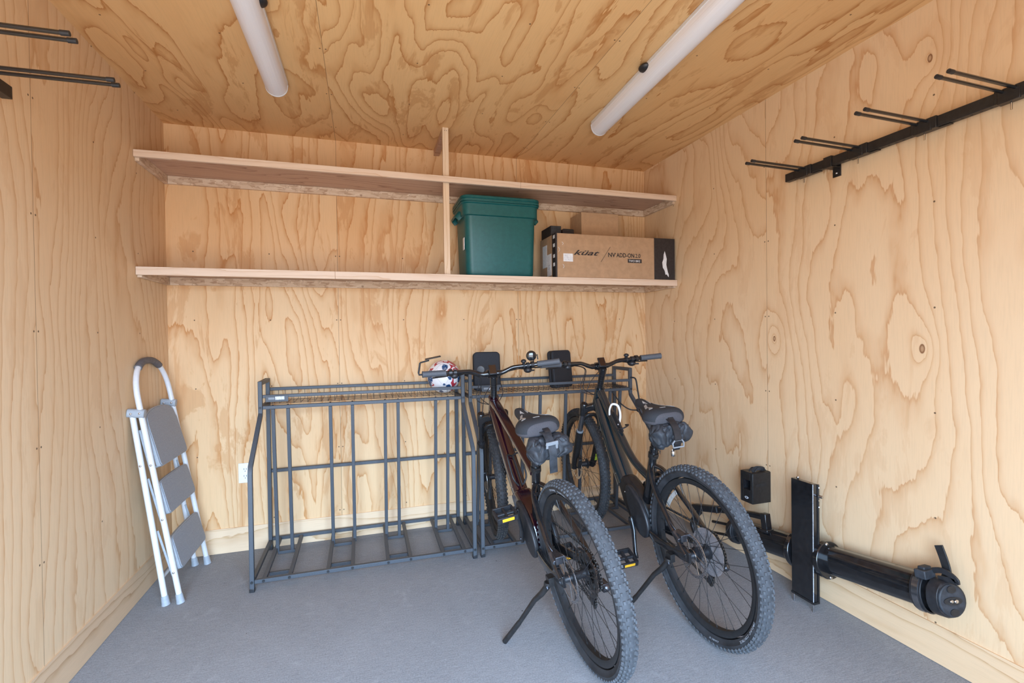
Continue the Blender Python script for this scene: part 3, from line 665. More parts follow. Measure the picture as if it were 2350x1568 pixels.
# ------------------------------------------------------------------ floor bike racks
def bike_rack(x0, label, ups, slots, tagx):
    t = thing('bike_rack', label, 'bike rack', Matrix.Translation((x0, 0, 0)), 'steel bike racks along the back wall')
    Wd = 1.190; w = 0.022
    yB, yT, yF = -0.032, -0.262, -0.552
    def side(x, name='side_frame'):
        pts = [(x, yB, 0.0), (x, yB, 1.046), (x, yT, 1.046), (x, yT, 0.885), (x, yF, 0.610), (x, yF, 0.0)]
        mb = MB()
        mb.box((x-w/2, yB-w/2, 0.012), (x+w/2, yB+w/2, 1.046+w/2)); mb.box((x-w/2, yT-w/2, 0.890), (x+w/2, yT+w/2, 1.046+w/2))
        mb.box((x-w/2, yT+w/2, 1.046-w/2), (x+w/2, yB-w/2, 1.046+w/2))
        mb.path_bar([(x, yT, 0.895), (x, yT-0.004, 0.868), (x, yF+0.010, 0.640), (x, yF, 0.600), (x, yF, 0.012)], w, up=(1, 0, 0))
        s_ = obj(name, mb, 'rack', t, 0.0022)
        for yy in (yB, yF): obj('foot_cap', MB().box((x-0.0125, yy-0.0125, 0.0), (x+0.0125, yy+0.0125, 0.020)), 'black', s_, 0.003)
        return s_
    side(0.011); side(Wd-0.011)
    def railx(n, y, z, x0_=0.023, x1_=Wd-0.023, ww=0.020):
        return obj(n, MB().box((x0_, y-ww/2, z-ww/2), (x1_, y+ww/2, z+ww/2)), 'rack', t, 0.002)
    railx('front_base_rail', yF, 0.052); railx('back_base_rail', yB, 0.066); railx('back_middle_rail', yB, 0.486)
    railx('top_front_rail', yT, 0.907); railx('basket_front_rail', yT, 0.970, ww=0.018); railx('basket_back_rail', yB, 0.990, ww=0.018)
    for x in (0.011, Wd-0.011):
        obj('base_side_rail', MB().box((x-0.010, yF+w/2, 0.042), (x+0.010, yB-w/2, 0.062)), 'rack', t, 0.002)
        obj('top_side_rail', MB().box((x-0.010, yT+w/2, 0.897), (x+0.010, yB-w/2, 0.917)), 'rack', t, 0.002)
    for (a, b) in slots:
        for x in (a, b):
            obj('slot_rail', MB().bar((x, yF+0.011, 0.050), (x, yB-0.011, 0.062), 0.020), 'rack', t, 0.002)
            bo = MB().tube([(x, yF-0.0105, 0.052), (x, yF-0.0135, 0.052)], 0.007, 10); obj('bolt', bo, 'wire', t)
        for y in (-0.185, -0.455):
            obj('slot_crossbar', MB().box((a+0.010, y-0.009, 0.028), (b-0.010, y+0.009, 0.046)), 'rack', t, 0.002)
    for (a, b) in ups:
        for x in (a, b):
            obj('upright', MB().bar((x, yT+0.002, 0.897), (x, -0.187, 0.046), 0.019), 'rack', t, 0.002)
            obj('plug', MB().ball((x, yT, 0.918), (0.006, 0.006, 0.0035), 8, 4), 'wire', t)
    for x in (0.011, Wd-0.011):
        for yy, zz in ((yF, 0.052), (yT, 0.907)):
            obj('bolt', MB().tube([(x, yy-0.0112, zz), (x, yy-0.0142, zz)], 0.007, 10), 'wire', t)
    # wire basket between the two upper rails
    rw = 0.0012
    xs = [0.035+i*(Wd-0.07)/30 for i in range(31)]
    for x in xs:
        obj('basket_wire', MB().tube([(x, yT+0.006, 0.966), (x, yT+0.010, 0.927), (x, yB-0.010, 0.927), (x, yB-0.006, 0.986)], rw, 6, up=(1, 0, 0)), 'wire', t)
    for i in range(6):
        y = yT+0.010+i*(yB-yT-0.020)/5
        obj('basket_wire', MB().tube([(0.03, y, 0.9255), (Wd-0.03, y, 0.9255)], rw, 6), 'wire', t)
    o = obj('name_plate', MB().box((tagx, yT-0.0125, 0.938), (tagx+0.118, yT-0.0095, 0.973)), 'rack', t, 0.001)
    obj('plate_print', MB().box((tagx+0.050, yT-0.0140, 0.950), (tagx+0.098, yT-0.0126, 0.968)), 'grey_label', o)
    obj('plate_print', MB().box((tagx+0.014, yT-0.0140, 0.952), (tagx+0.046, yT-0.0126, 0.964)), 'buckle', o)
    return t
bike_rack(0.520, 'empty dark grey steel bike rack left of the two bikes', [(0.075, 0.154), (0.383, 0.507), (0.696, 0.774), (1.005, 1.082)],
          [(0.065, 0.187), (0.376, 0.500), (0.689, 0.811), (0.997, 1.120)], 0.040)
bike_rack(1.736, 'dark grey steel bike rack holding the two front wheels', [(0.067, 0.148), (0.372, 0.493), (0.680, 0.802), (1.020, 1.098)],
          [(0.078, 0.216), (0.372, 0.494), (0.690, 0.826), (1.005, 1.125)], 0.085)

# football in the basket
o = obj('soccer_ball', MB().ball((0, 0, 0), 0.108, 48, 28), 'ball', None, mat=Matrix.Translation((1.598, -0.142, 0.9275+0.109)) @ Matrix.Rotation(0.8, 4, 'Z') @ Matrix.Rotation(0.5, 4, 'X'))
tag(o, 'white red and blue ball resting in the wire basket', 'ball')

def case(x, w, label, rz, lean, y=-0.150):
    t = thing('zip_case', label, 'case', Matrix.Translation((x, y, 0.9285)) @ Matrix.Rotation(rz, 4, 'Z') @ Matrix.Rotation(-lean, 4, 'X'), 'black zip cases in the basket')
    h = 0.262
    pr_ = [(a, b+h/2) for a, b in rrect(w, h, 0.028, 6)]
    obj('front_shell', MB().prism(pr_, -0.0285, -0.002), 'case', t, 0.008, seg=3)
    obj('back_shell', MB().prism(pr_, 0.002, 0.0285), 'case', t, 0.008, seg=3)
    obj('zip', MB().prism([(a*0.985, (b-h/2)*0.985+h/2) for a, b in pr_], -0.002, 0.002), 'wire', t)
    return t
case(1.889, 0.182, 'black zip case standing in the basket behind the dark red bike', -0.10, 0.12)
case(2.430, 0.190, 'black zip case standing in the basket behind the blue-black bike', 0.42, 0.10, -0.155)

# ------------------------------------------------------------------ electric mountain bikes
RW = 0.368        # outer wheel radius
WB = 1.190        # wheelbase
HA = math.radians(66)
def pose(x0, y0, hd, le, pt):
    """bike frame: X forward, Y left, Z up, origin under the rear axle"""
    def wpt(p):
        X = p[0]*math.cos(pt)-p[2]*math.sin(pt); Y = p[1]; Z = p[0]*math.sin(pt)+p[2]*math.cos(pt)
        Y, Z = Y*math.cos(le)+Z*math.sin(le), -Y*math.sin(le)+Z*math.cos(le)
        fx, fy = math.sin(hd), math.cos(hd)
        return Vector((x0+X*fx-Y*fy, y0+X*fy+Y*fx, Z))
    o = wpt((0, 0, 0)); a, b, c = wpt((1, 0, 0))-o, wpt((0, 1, 0))-o, wpt((0, 0, 1))-o
    return Matrix(((a.x, b.x, c.x, o.x), (a.y, b.y, c.y, o.y), (a.z, b.z, c.z, o.z+0.002), (0, 0, 0, 1)))
AXd = Vector((-math.cos(HA), 0, math.sin(HA))); NRM = Vector((math.sin(HA), 0, math.cos(HA)))
AO = Vector((WB, 0, RW))-0.044*NRM                        # steering axis beside the front axle
def ax(d, fwd=0.0, y=0.0):                                # point d metres up the steering axis, fwd ahead of it
    p = AO+AXd*d+NRM*fwd; return Vector((p.x, y, p.z))
def steerM(de): return Matrix.Translation(AO) @ Matrix.Rotation(de, 4, AXd) @ Matrix.Translation(-AO)

def tire_mesh(mats):
    mb = MB(); w = 0.0295; rc = RW-0.0045-w
    prof = []; mis = []
    for i in range(20):
        b = math.radians(-128+256*i/19)
        rr_ = rc+w*math.cos(b); y = w*math.sin(b)
        if abs(math.degrees(b)) > 100: y *= 0.80
        prof.append((rr_, y)); mis.append(2 if abs(-128+256*(i+0.5)/19) < 66 else 0)
    prof.append((rc-0.020, -0.012)); mis.append(0)
    mb.lathe(prof, 96, closed=True, mis=mis+[0])
    N_ = 90
    def knob(a, b, lt, lw, h):
        # block on the casing at wheel angle a, cross-section angle b
        er = Vector((math.cos(a), 0, math.sin(a))); et = Vector((-math.sin(a), 0, math.cos(a))); ey = Vector((0, 1, 0))
        n = er*math.cos(b)+ey*math.sin(b); s = -er*math.sin(b)+ey*math.cos(b); c = er*rc+n*(w-0.001)
        q = []
        for hh, k in ((0, 1.12), (h+0.001, 0.88)):
            for u, v in ((-1, -1), (1, -1), (1, 1), (-1, 1)): q.append(c+et*u*lt/2*k+s*v*lw/2*k+n*hh)
        mb.add(q, [(4, 5, 6, 7), (0, 1, 5, 4), (1, 2, 6, 5), (2, 3, 7, 6), (3, 0, 4, 7)], 1, False)
    for i in range(N_):
        a = 2*PI*i/N_; h = PI/N_
        if i % 2 == 0:
            for sg in (-1, 1): knob(a, sg*math.radians(14), 0.0115, 0.0086, 0.0040)
        else:
            for sg in (-1, 1): knob(a, sg*math.radians(19), 0.0098, 0.0072, 0.0038)
        for sg in (-1, 1):
            knob(a+h*sg, sg*math.radians(40), 0.0110, 0.0080, 0.0042)
            knob(a, sg*math.radians(61), 0.0115 if i % 2 else 0.009, 0.0088, 0.0048)
    return mb.mesh('tire', mats)
def spoke_mesh(sg, lead):
    a0 = lead*math.radians(58)
    return MB().tube([(0.027*math.cos(a0), sg*0.028, 0.027*math.sin(a0)), (0.2905, sg*0.002, 0.0)], 0.00115, 5).tube([(0.278, sg*0.0035, 0), (0.2925, sg*0.002, 0)], 0.0022, 6).mesh('spoke', ['rim'])
def rim_mesh():
    return MB().lathe([(0.288, -0.011), (0.2895, 0), (0.288, 0.011), (0.298, 0.0165), (0.311, 0.0175), (0.311, 0.013), (0.304, 0.011), (0.304, -0.011), (0.311, -0.013), (0.311, -0.0175), (0.298, -0.0165)], 96, closed=True).mesh('rim', ['rim'])
def disc_ring(mb, r0, r1, y0, y1, n=60, teeth=0, th=0.0, mi=0):
    vs = []; N2 = teeth*4 if teeth else n
    for y in (y0, y1):
        for i in range(N2):
            a = 2*PI*i/N2; k = r1+(th if teeth and i % 4 in (1, 2) else 0)
            vs.append((k*math.cos(a), y, k*math.sin(a)))
        for i in range(N2):
            a = 2*PI*i/N2; vs.append((r0*math.cos(a), y, r0*math.sin(a)))
    fs = []
    for i in range(N2):
        j = (i+1) % N2
        fs += [(i, j, N2+j, N2+i), (2*N2+i, 3*N2+i, 3*N2+j, 2*N2+j), (i, 2*N2+i, 2*N2+j, j), (N2+i, N2+j, 3*N2+j, 3*N2+i)]
    mb.add(vs, fs, mi, False)
def rotor_mesh(r=0.090):
    mb = MB(); y = 0.0
    disc_ring(mb, r-0.0125, r, -0.0009, 0.0009, 96)
    # dark slots as real recess-coloured inserts
    for i in range(48):
        a = 2*PI*i/48+0.02*(i % 2); rr_ = r-0.0040-0.0040*(i % 2)
        for s in (-1, 1):
            mb.tube([(rr_*math.cos(a), s*0.0009, rr_*math.sin(a)), (rr_*math.cos(a), s*0.00105, rr_*math.sin(a))], 0.0022, 8, mi=1)
    for i in range(6):
        a = 2*PI*i/6; b = a+0.5
        mb.bar((0.022*math.cos(a), 0, 0.022*math.sin(a)), ((r-0.012)*math.cos(b), 0, (r-0.012)*math.sin(b)), 0.0055, 0.0018, up=(0, 1, 0))
    disc_ring(mb, 0.012, 0.026, -0.0012, 0.0012, 40)
    return mb.mesh('brake_rotor', ['steel', 'black'])
def hub_mesh(half):
    mb = MB()
    mb.lathe([(0.008, -half), (0.012, -half), (0.014, -0.034), (0.031, -0.030), (0.031, -0.026), (0.017, -0.022), (0.0155, 0), (0.017, 0.022), (0.031, 0.026), (0.031, 0.030), (0.014, 0.034), (0.012, half), (0.008, half)], 28)
    return mb.mesh('hub', ['black'])
def cassette_mesh():
    mb = MB(); teeth = [46, 38, 32, 28, 24, 21, 18, 15, 13, 11]
    for i, t_ in enumerate(teeth):
        r = t_*0.00203; y = -0.031-i*0.0039
        disc_ring(mb, max(0.012, r-0.013), r-0.003, y-0.0009, y+0.0009, teeth=t_, th=0.004)
        if i < 5:
            for k in range(5):
                a = 2*PI*k/5+i*0.3; mb.bar((0.014*math.cos(a), y, 0.014*math.sin(a)), ((r-0.010)*math.cos(a+0.25), y, (r-0.010)*math.sin(a+0.25)), 0.006, 0.0016, up=(0, 1, 0))
    mb.lathe([(0.017, -0.030), (0.017, -0.070), (0.010, -0.072)], 24)
    return mb.mesh('cassette', ['cassette'])
MESH = dict(tire=tire_mesh(['tire', 'knob', 'casing']), tire_f=tire_mesh(['tire', 'knob_dark', 'tire']), rim=rim_mesh(), rotor=rotor_mesh(), hub_r=hub_mesh(0.070), hub_f=hub_mesh(0.052), cassette=cassette_mesh(),
            spokes=[spoke_mesh(s, l) for s in (-1, 1) for l in (-1, 1)])

def wheel(bike, name, mat, rear, roll_, lettering=None):
    o = obj(name, MESH['rim'], 'rim', bike, mat=mat)
    Rr = Matrix.Rotation(roll_, 4, 'Y')
    obj('tire', MESH['tire' if rear else 'tire_f'], [], o, mat=Rr)
    obj('hub', MESH['hub_r' if rear else 'hub_f'], [], o)
    obj('brake_rotor', MESH['rotor'], [], o, mat=Matrix.Translation((0, 0.046 if not rear else 0.050, 0)) @ Rr)
    if rear: obj('cassette', MESH['cassette'], [], o, mat=Rr)
    for i in range(32):
        obj('spoke', MESH['spokes'][(i % 2)*2+((i//2) % 2)], [], o, mat=Matrix.Rotation(roll_+2*PI*i/32, 4, 'Y'))
    obj('valve', MB().tube([(0.288, 0, 0), (0.245, 0, 0)], [0.003, 0.0022], 8), 'black', o, mat=Matrix.Rotation(-1.05, 4, 'Y'))
    for (txt, size, phi0, rr_, mt) in (lettering or []):
        phi0 = math.radians(phi0)
        def bend(x, y, z):
            r = rr_+y; f = phi0+x/rr_
            yy = 0.0295*math.sqrt(max(0.02, 1-((r-(RW-0.034))/0.0295)**2))
            if r < RW-0.039: yy *= 0.93
            return (-r*math.sin(f), yy+0.0006+z*0.3, r*math.cos(f))
        me = text_mesh(txt, size, bend=bend, bold=0.0001, spacing=1.05, sx=1.15); me.name = 'tire_lettering'; me.materials.append(M[mt])
        q = bpy.data.objects.new('tire_lettering', me); COL.objects.link(q); q.parent = o
    return o

def make_bike(P):
    paint = P['paint']
    BM = pose(*P['pose'])
    b = thing('electric_bike', P['label'], 'bicycle', BM, 'electric mountain bikes')
    SM = steerM(P['steer'])
    # ---------------- wheels
    wheel(b, 'rear_wheel', Matrix.Translation((0, 0, RW)), True, P['roll_r'], P['letter_r'])
    wheel(b, 'front_wheel', SM @ Matrix.Translation((WB, 0, RW)), False, P['roll_f'], P['letter_f'])
    # ---------------- frame
    f = MB()
    def tb(pts, prof, sc=None, n=8): f.sweep(crom(pts, n), prof, [sc[0]+(sc[1]-sc[0])*i/(n*(len(pts)-1)) for i in range(n*(len(pts)-1)+1)] if sc else None, up=(0, 1, 0), mi=0)
    f.tube([ax(0.505), ax(0.52), ax(0.60), ax(0.632)], [0.031, 0.030, 0.027, 0.030], 20)
    if P['style'] == 'plum':
        tb([(0.895, 0, 0.900), (0.72, 0, 0.824), (0.55, 0, 0.745), (0.372, 0, 0.662)], rrect(0.040, 0.052, 0.012, 4), (1.0, 0.80))
        tb([(0.918, 0, 0.858), (0.83, 0, 0.735), (0.72, 0, 0.590), (0.605, 0, 0.448)], rrect(0.072, 0.070, 0.024, 5), (0.86, 1.1))
    else:
        tb([(0.885, 0, 0.905), (0.79, 0, 0.812), (0.66, 0, 0.695), (0.54, 0, 0.605), (0.395, 0, 0.560)], rrect(0.044, 0.042, 0.017, 5), (1.05, 0.80))
        tb([(0.912, 0, 0.850), (0.82, 0, 0.715), (0.72, 0, 0.578), (0.618, 0, 0.450)], rrect(0.092, 0.094, 0.043, 8), (0.80, 1.10))
    i0 = len(f.m)
    f.tube([(0.345, 0, 0.705), (0.365, 0, 0.63), (0.400, 0, 0.50), (0.438, 0, 0.365)], [0.0195, 0.0195, 0.021, 0.026], 18)
    sstop = 0.600 if P['style'] == 'plum' else 0.620
    for s in (-1, 1):
        f.sweep(crom([(0.352, s*0.010, sstop+0.012), (0.318, s*0.034, sstop-0.004), (0.265, s*0.050, 0.560), (0.140, s*0.068, 0.470), (0.045, s*0.074, 0.400), (0.004, s*0.074, 0.372)], 6),
                rrect(0.017, 0.024, 0.006, 3), up=(0, 1, 0))
        f.sweep(crom([(0.390, s*0.036, 0.315), (0.330, s*0.046, 0.312), (0.240, s*0.060, 0.322), (0.110, s*0.074, 0.345), (0.0, s*0.074, 0.366)], 6), rrect(0.040, 0.018, 0.006, 3), [1.0]*12+[0.9]*6+[0.75]*7, up=(0, 1, 0))
        f.prism([(-0.022, 0.350), (-0.018, 0.392), (0.020, 0.402), (0.050, 0.400), (0.090, 0.358), (0.085, 0.335), (0.030, 0.338)], s*0.074-0.0055, s*0.074+0.0055)
    f.tube([(0.300, -0.040, 0.590), (0.300, 0.040, 0.590)], 0.009, 10)
    for i in range(i0, len(f.m)): f.m[i] = 1
    obj('frame', f, [paint, 'gloss_black'], b, 0.0008)
    # motor housing
    mo = [(0.660, 0.462), (0.590, 0.510), (0.500, 0.480), (0.415, 0.440), (0.372, 0.380), (0.362, 0.310), (0.392, 0.262), (0.452, 0.248), (0.520, 0.282), (0.590, 0.352)]
    obj('motor_housing', MB().prism(mo, -0.045, 0.045), 'satin_black' if P['style'] != 'plum' else paint, b, 0.030 if P['style'] != 'plum' else 0.020, seg=5)
    for s in (-1, 1):
        cx, cz, A, Bq = 0.428, 0.385, 0.135, 0.068; th_ = math.radians(48)
        pl = []
        for i in range(32):
            a = 2*PI*i/32; u = A*math.cos(a); v = Bq*math.sin(a)*(1-0.22*math.cos(a))
            pl.append((cx+u*math.cos(th_)-v*math.sin(th_), cz+u*math.sin(th_)+v*math.cos(th_)))
        y0, y1 = sorted((s*0.040, s*0.064))
        co = obj('motor_cover', MB().prism(pl, y0, y1), 'black', b, 0.008, seg=3)
        for (px, pz) in ((0.492, 0.470), (0.395, 0.33)):
            obj('cover_screw', MB().tube([(px, s*0.063, pz), (px, s*0.0655, pz)], 0.005, 10), 'satin_black', co)
    # ---------------- fork and cockpit (turned with the steering)
    fk = MB()
    fk.tube([ax(0.470), ax(0.640)], 0.0150, 16)
    fk.sweep(crom([ax(0.452, 0.030, -0.068), ax(0.482, 0.018, -0.045), ax(0.500, 0.002, 0), ax(0.482, 0.018, 0.045), ax(0.452, 0.030, 0.068)], 6), rrect(0.040, 0.044, 0.012, 3), up=AXd)
    for s in (-1, 1): fk.tube([ax(0.425, 0.031, s*0.068), ax(0.500, 0.031, s*0.068), ax(0.506, 0.031, s*0.068)], [0.0225, 0.0225, 0.018], 18)
    F_ = obj('fork', fk, 'gloss_black', b, mat=SM)
    for s in (-1, 1):
        o = obj('stanchion', MB().tube([ax(0.24, 0.031, s*0.068), ax(0.43, 0.031, s*0.068)], 0.0165, 18), P['stanchion'], F_)
        lo = MB().tube([ax(-0.012, 0.040, s*0.062), ax(0.03, 0.034, s*0.066), ax(0.10, 0.031, s*0.068), ax(0.27, 0.031, s*0.068), ax(0.292, 0.031, s*0.068)], [0.020, 0.021, 0.0225, 0.0235, 0.0245], 18)
        lo.tube([ax(-0.004, 0.042, s*0.046), ax(-0.004, 0.042, s*0.083)], 0.016, 16)
        obj('lower_leg', lo, 'satin_black', F_)
        obj('dust_seal', MB().tube([ax(0.290, 0.031, s*0.068), ax(0.303, 0.031, s*0.068)], 0.0215, 18), 'black' if P['style'] == 'plum' else 'buckle', F_)
    arch = MB().sweep(crom([ax(0.255, 0.040, -0.068), ax(0.335, 0.052, -0.062), ax(0.392, 0.050, -0.030), ax(0.400, 0.048, 0.0), ax(0.392, 0.050, 0.030), ax(0.335, 0.052, 0.062), ax(0.255, 0.040, 0.068)], 6), rrect(0.022, 0.016, 0.005, 3), up=NRM)
    obj('fork_arch', arch, 'satin_black', F_)
    obj('front_caliper', MB().cbox((0, 0, 0), (0.030, 0.026, 0.070), T=Matrix.Translation(ax(0.080, -0.020, 0.062)) @ Matrix.Rotation(-0.42, 4, 'Y')), 'satin_black', F_, 0.005)
    st = MB()
    for d in (0.640, 0.656, 0.672, 0.688, 0.704): st.tube([ax(d), ax(d+0.0145)], 0.0185, 18)
    st.tube([ax(0.722), ax(0.765)], 0.0205, 18); st.tube([ax(0.765), ax(0.770)], 0.0175, 18)
    bc = ax(0.752, 0.052)
    st.sweep([ax(0.743, 0.0), ax(0.748, 0.03), bc], rrect(0.036, 0.034, 0.010, 3), up=AXd)
    st.tube([bc+Vector((0, -0.026, 0)), bc+Vector((0, 0.026, 0))], 0.0225, 18)
    obj('stem', st, 'gloss_black', b, mat=SM)
    def hb(y):  # handlebar centre line
        a = abs(y); k = min(1, max(0, (a-0.045)/0.085)); k = k*k*(3-2*k)
        return bc+Vector((-0.045*max(0, (a-0.05)/0.32), y, 0.026*k+0.012*max(0, (a-0.13)/0.24)))
    ys = [-0.372+0.744*i/48 for i in range(49)]
    bar = obj('handlebar', MB().tube([hb(y) for y in ys], [0.0158 if abs(y) < 0.05 else 0.0125 if abs(y) < 0.08 else 0.0112 for y in ys], 14), 'gloss_black', b, mat=SM)
    for s in (-1, 1):
        gy = [s*(0.252+0.123*i/10) for i in range(11)]
        obj('grip', MB().tube([hb(y) for y in gy], [0.0172]+[0.0163]*9+[0.0175], 18), 'grip', bar)
        # brake lever, clamp and shifter
        c = hb(s*0.225)
        lv = MB().tube([c+Vector((0, -s*0.008, 0)), c+Vector((0, s*0.008, 0))], 0.0195, 14)
        lv.tube(crom([c+Vector((0.012, -s*0.010, -0.010)), c+Vector((0.032, -s*0.040, -0.014)), c+Vector((0.034, -s*0.070, -0.010))], 4), [0.0150]*5+[0.0125]*4, 10)
        lv.tube(crom([c+Vector((0.030, s*0.000, -0.016)), c+Vector((0.045, s*0.030, -0.024)), c+Vector((0.040, s*0.070, -0.024)), c+Vector((0.046, s*0.098, -0.026))], 5), 0.0042, 8)
        obj('brake_lever', lv, 'satin_black', bar)
    c = hb(-0.200)
    sh = MB().ball(c+Vector((0.006, 0, -0.026)), (0.028, 0.024, 0.017), 12, 8).tube([c+Vector((-0.010, 0.004, -0.028)), c+Vector((-0.030, -0.028, -0.026))], 0.0045, 8).tube([c+Vector((0, -0.008, 0)), c+Vector((0, 0.008, 0))], 0.016, 12)
    obj('shifter', sh, 'black', bar)
    c = hb(0.200)
    md = MB().ball(c+Vector((-0.004, 0.006, -0.018)), (0.016, 0.020, 0.016), 12, 8).tube([c+Vector((0, -0.008, 0)), c+Vector((0, 0.008, 0))], 0.016, 12)
    obj('mode_switch', md, 'black', bar)
    # bell
    c = hb(P['bell_y'])
    be = MB().ball(c+Vector((-0.002, 0, 0.026)), (0.0155, 0.0155, 0.011), 16, 8).tube([c+Vector((0, 0, 0.008)), c+Vector((0, 0, 0.026))], 0.008, 10).tube([c+Vector((0, -0.006, 0)), c+Vector((0, 0.006, 0))], 0.0165, 12)
    obj('bell', be, 'black', bar)
    # display on the stem
    dT = Matrix.Translation(ax(0.790, 0.030)) @ Matrix.Rotation(-0.95, 4, 'Y')
    dsp = obj('display', MB().box((-0.030, -0.021, -0.006), (0.030, 0.021, 0.006), T=dT), 'black', b, 0.003, mat=SM)
    obj('screen', MB().box((-0.025, -0.017, 0.0062), (0.025, 0.017, 0.0068), T=dT), 'screen', dsp)
    obj('display_mount', MB().bar(ax(0.755, 0.03), ax(0.783, 0.030), 0.03, 0.014), 'satin_black', b, 0.003, mat=SM)
    # mirrors on the first bike
    if P.get('mirror'):
        c = hb(-0.232); m1 = MB()
        m1.tube([c+Vector((0.0, 0, 0.012)), c+Vector((0.006, -0.004, 0.040)), c+Vector((0.008, -0.026, 0.052)), c+Vector((0.008, -0.028, 0.026))], 0.0038, 8)
        mr = obj('mirror', m1, 'black', bar)
        obj('mirror_head', MB().ball((0, 0, 0), (0.0285, 0.0100, 0.0285), 28, 14, T=Matrix.Translation(c+Vector((0.0, 0.010, 0.050))) @ Matrix.Rotation(math.radians(80), 4, 'Z')), 'gloss_black', mr)
        e = hb(0.375); m2 = MB()
        m2.tube([e, e+Vector((0, 0.016, 0.0)), e+Vector((0.004, 0.018, 0.010)), e+Vector((0.010, 0.006, 0.062))], 0.0050, 8)
        m2.tube([e+Vector((0.010, 0.006, 0.062)), e+Vector((0.012, -0.042, 0.070))], 0.0042, 8)
        mr = obj('mirror', m2, 'black', bar)
        obj('mirror_head', MB().box((-0.026, -0.105, 0.0), (0.026, -0.022, 0.0045), T=Matrix.Translation(e+Vector((0.012, 0.0, 0.072))) @ Matrix.Rotation(-0.12, 4, 'X')), 'black', mr, 0.002)
        # round lamp seen from behind, left of the stem
        c = hb(0.058)
        obj('headlamp', MB().lathe([(0, -0.014), (0.014, -0.014), (0.019, -0.004), (0.020, 0.010), (0.0, 0.012)], 24, T=Matrix.Translation(c+Vector((0.006, 0, 0.026))) @ Matrix.Rotation(math.radians(75), 4, 'Z')), 'black', bar)
    # cables
    k = 0
    for (p, q, s1, bulge) in ((0.19, 'frame', 1, 0.085), (0.16, 'frame', 1, 0.060), (-0.16, 'frame', -1, 0.075), (-0.20, 'fork', -1, 0.06)):
        a = SM @ (hb(p)+Vector((0.036, 0, -0.014)))
        if q == 'frame': e = ax(0.585, 0.0, s1*0.024); e = Vector(e); m2_ = SM @ ax(0.575, 0.075+0.02*k, s1*bulge)
        else: e = SM @ ax(0.500, 0.030, 0.060); m2_ = SM @ ax(0.60, 0.085, 0.03)
        m1_ = SM @ (hb(p*0.35)+Vector((0.062+0.01*k, 0, -0.030)))
        obj('cable', MB().tube(crom([a, a+Vector((0.012, -p*0.15, -0.004)), m1_, m2_, e], 8), 0.0023, 7), 'black', b); k += 1
    # ---------------- saddle, post
    pt = obj('seat_post', MB().tube([(0.345, 0, 0.70), (0.305, 0, 0.868)], 0.0155, 16).tube([(0.3435, 0, 0.706), (0.3385, 0, 0.728)], 0.0215, 18).tube([(0.336, 0, 0.738), (0.334, 0, 0.748)], 0.0185, 18).cbox((0.298, 0, 0.872), (0.06, 0.036, 0.022)), 'gloss_black', b, 0.001)
    obj('post_clamp', MB().tube([(0.351, 0, 0.676), (0.346, 0, 0.700)], 0.0245, 18).tube([(0.325, -0.012, 0.690), (0.322, 0.016, 0.690)], 0.005, 8), 'satin_black', b)
    # saddle: sections along x (nose forward)
    SX = P['saddle'][0]; SZ = P['saddle'][1]
    secs = [(0.152, 0.010, 0.004, -0.012), (0.146, 0.021, 0.010, -0.022), (0.125, 0.027, 0.014, -0.030), (0.085, 0.031, 0.012, -0.032), (0.045, 0.038, 0.008, -0.036), (0.005, 0.058, 0.008, -0.044), (-0.030, 0.088, 0.012, -0.058), (-0.060, 0.108, 0.018, -0.068), (-0.090, 0.112, 0.022, -0.072), (-0.118, 0.100, 0.020, -0.070), (-0.136, 0.078, 0.008, -0.060), (-0.142, 0.050, -0.006, -0.048)]
    prof = [(-0.70, -0.92), (-0.93, -0.75), (-1.0, -0.35), (-0.98, 0.1), (-0.90, 0.45), (-0.72, 0.78), (-0.42, 0.96), (0, 0.93), (0.42, 0.96), (0.72, 0.78), (0.90, 0.45), (0.98, 0.1), (1.0, -0.35), (0.93, -0.75), (0.70, -0.92), (0.3, -1), (-0.3, -1)]
    sv = []; sf = []; smi = []
    kk = len(prof)
    for (x, hw_, zt, zb) in secs:
        zb = zb if zb > -0.034 else -0.034+(zb+0.034)*0.62
        zc = (zt+zb)/2; hh = (zt-zb)/2
        for (p, q) in prof: sv.append((x, p*hw_*0.91, zc+q*hh))
    sm_ = MB(); ST = Matrix.Translation((SX, 0, SZ)) @ Matrix.Rotation(P['saddle_yaw'], 4, 'Z') @ Matrix.Rotation(-0.03, 4, 'Y')
    sm_.add(sv, [], 0, True, ST)
    for i in range(len(secs)-1):
        for c in range(kk):
            d = (c+1) % kk
            side_ = c in (0, 1, 12) or c >= 13 or i >= 10
            if side_ and i < 3: side_ = c >= 13 or c == 0
            sm_.f.append([i*kk+c, i*kk+d, (i+1)*kk+d, (i+1)*kk+c]); sm_.m.append(1 if side_ else 0); sm_.sm.append(True)
    sm_.f.append(list(range(kk))); sm_.m.append(0); sm_.sm.append(True)
    sm_.f.append([(len(secs)-1)*kk+c for c in range(kk)]); sm_.m.append(1); sm_.sm.append(True)
    sd = obj('saddle', sm_, ['saddle_top', 'saddle_side'], b, sub=2)
    # light patches on the cover: built as thin strips resting on the top surface
    def topz(x, y):
        for i in range(len(secs)-1):
            a, c = secs[i], secs[i+1]
            if a[0] >= x >= c[0]:
                t_ = (a[0]-x)/(a[0]-c[0]); hw_ = a[1]+(c[1]-a[1])*t_; zt = a[2]+(c[2]-a[2])*t_; zb = a[3]+(c[3]-a[3])*t_
                zb = zb if zb > -0.034 else -0.034+(zb+0.034)*0.62
                r_ = abs(y)/(hw_*0.91)
                q = 0.94 if r_ < 0.42 else 0.96-(r_-0.42)*0.6 if r_ < 0.72 else 0.78-(r_-0.72)*1.83
                return (zt+zb)/2+q*(zt-zb)/2
        return 0
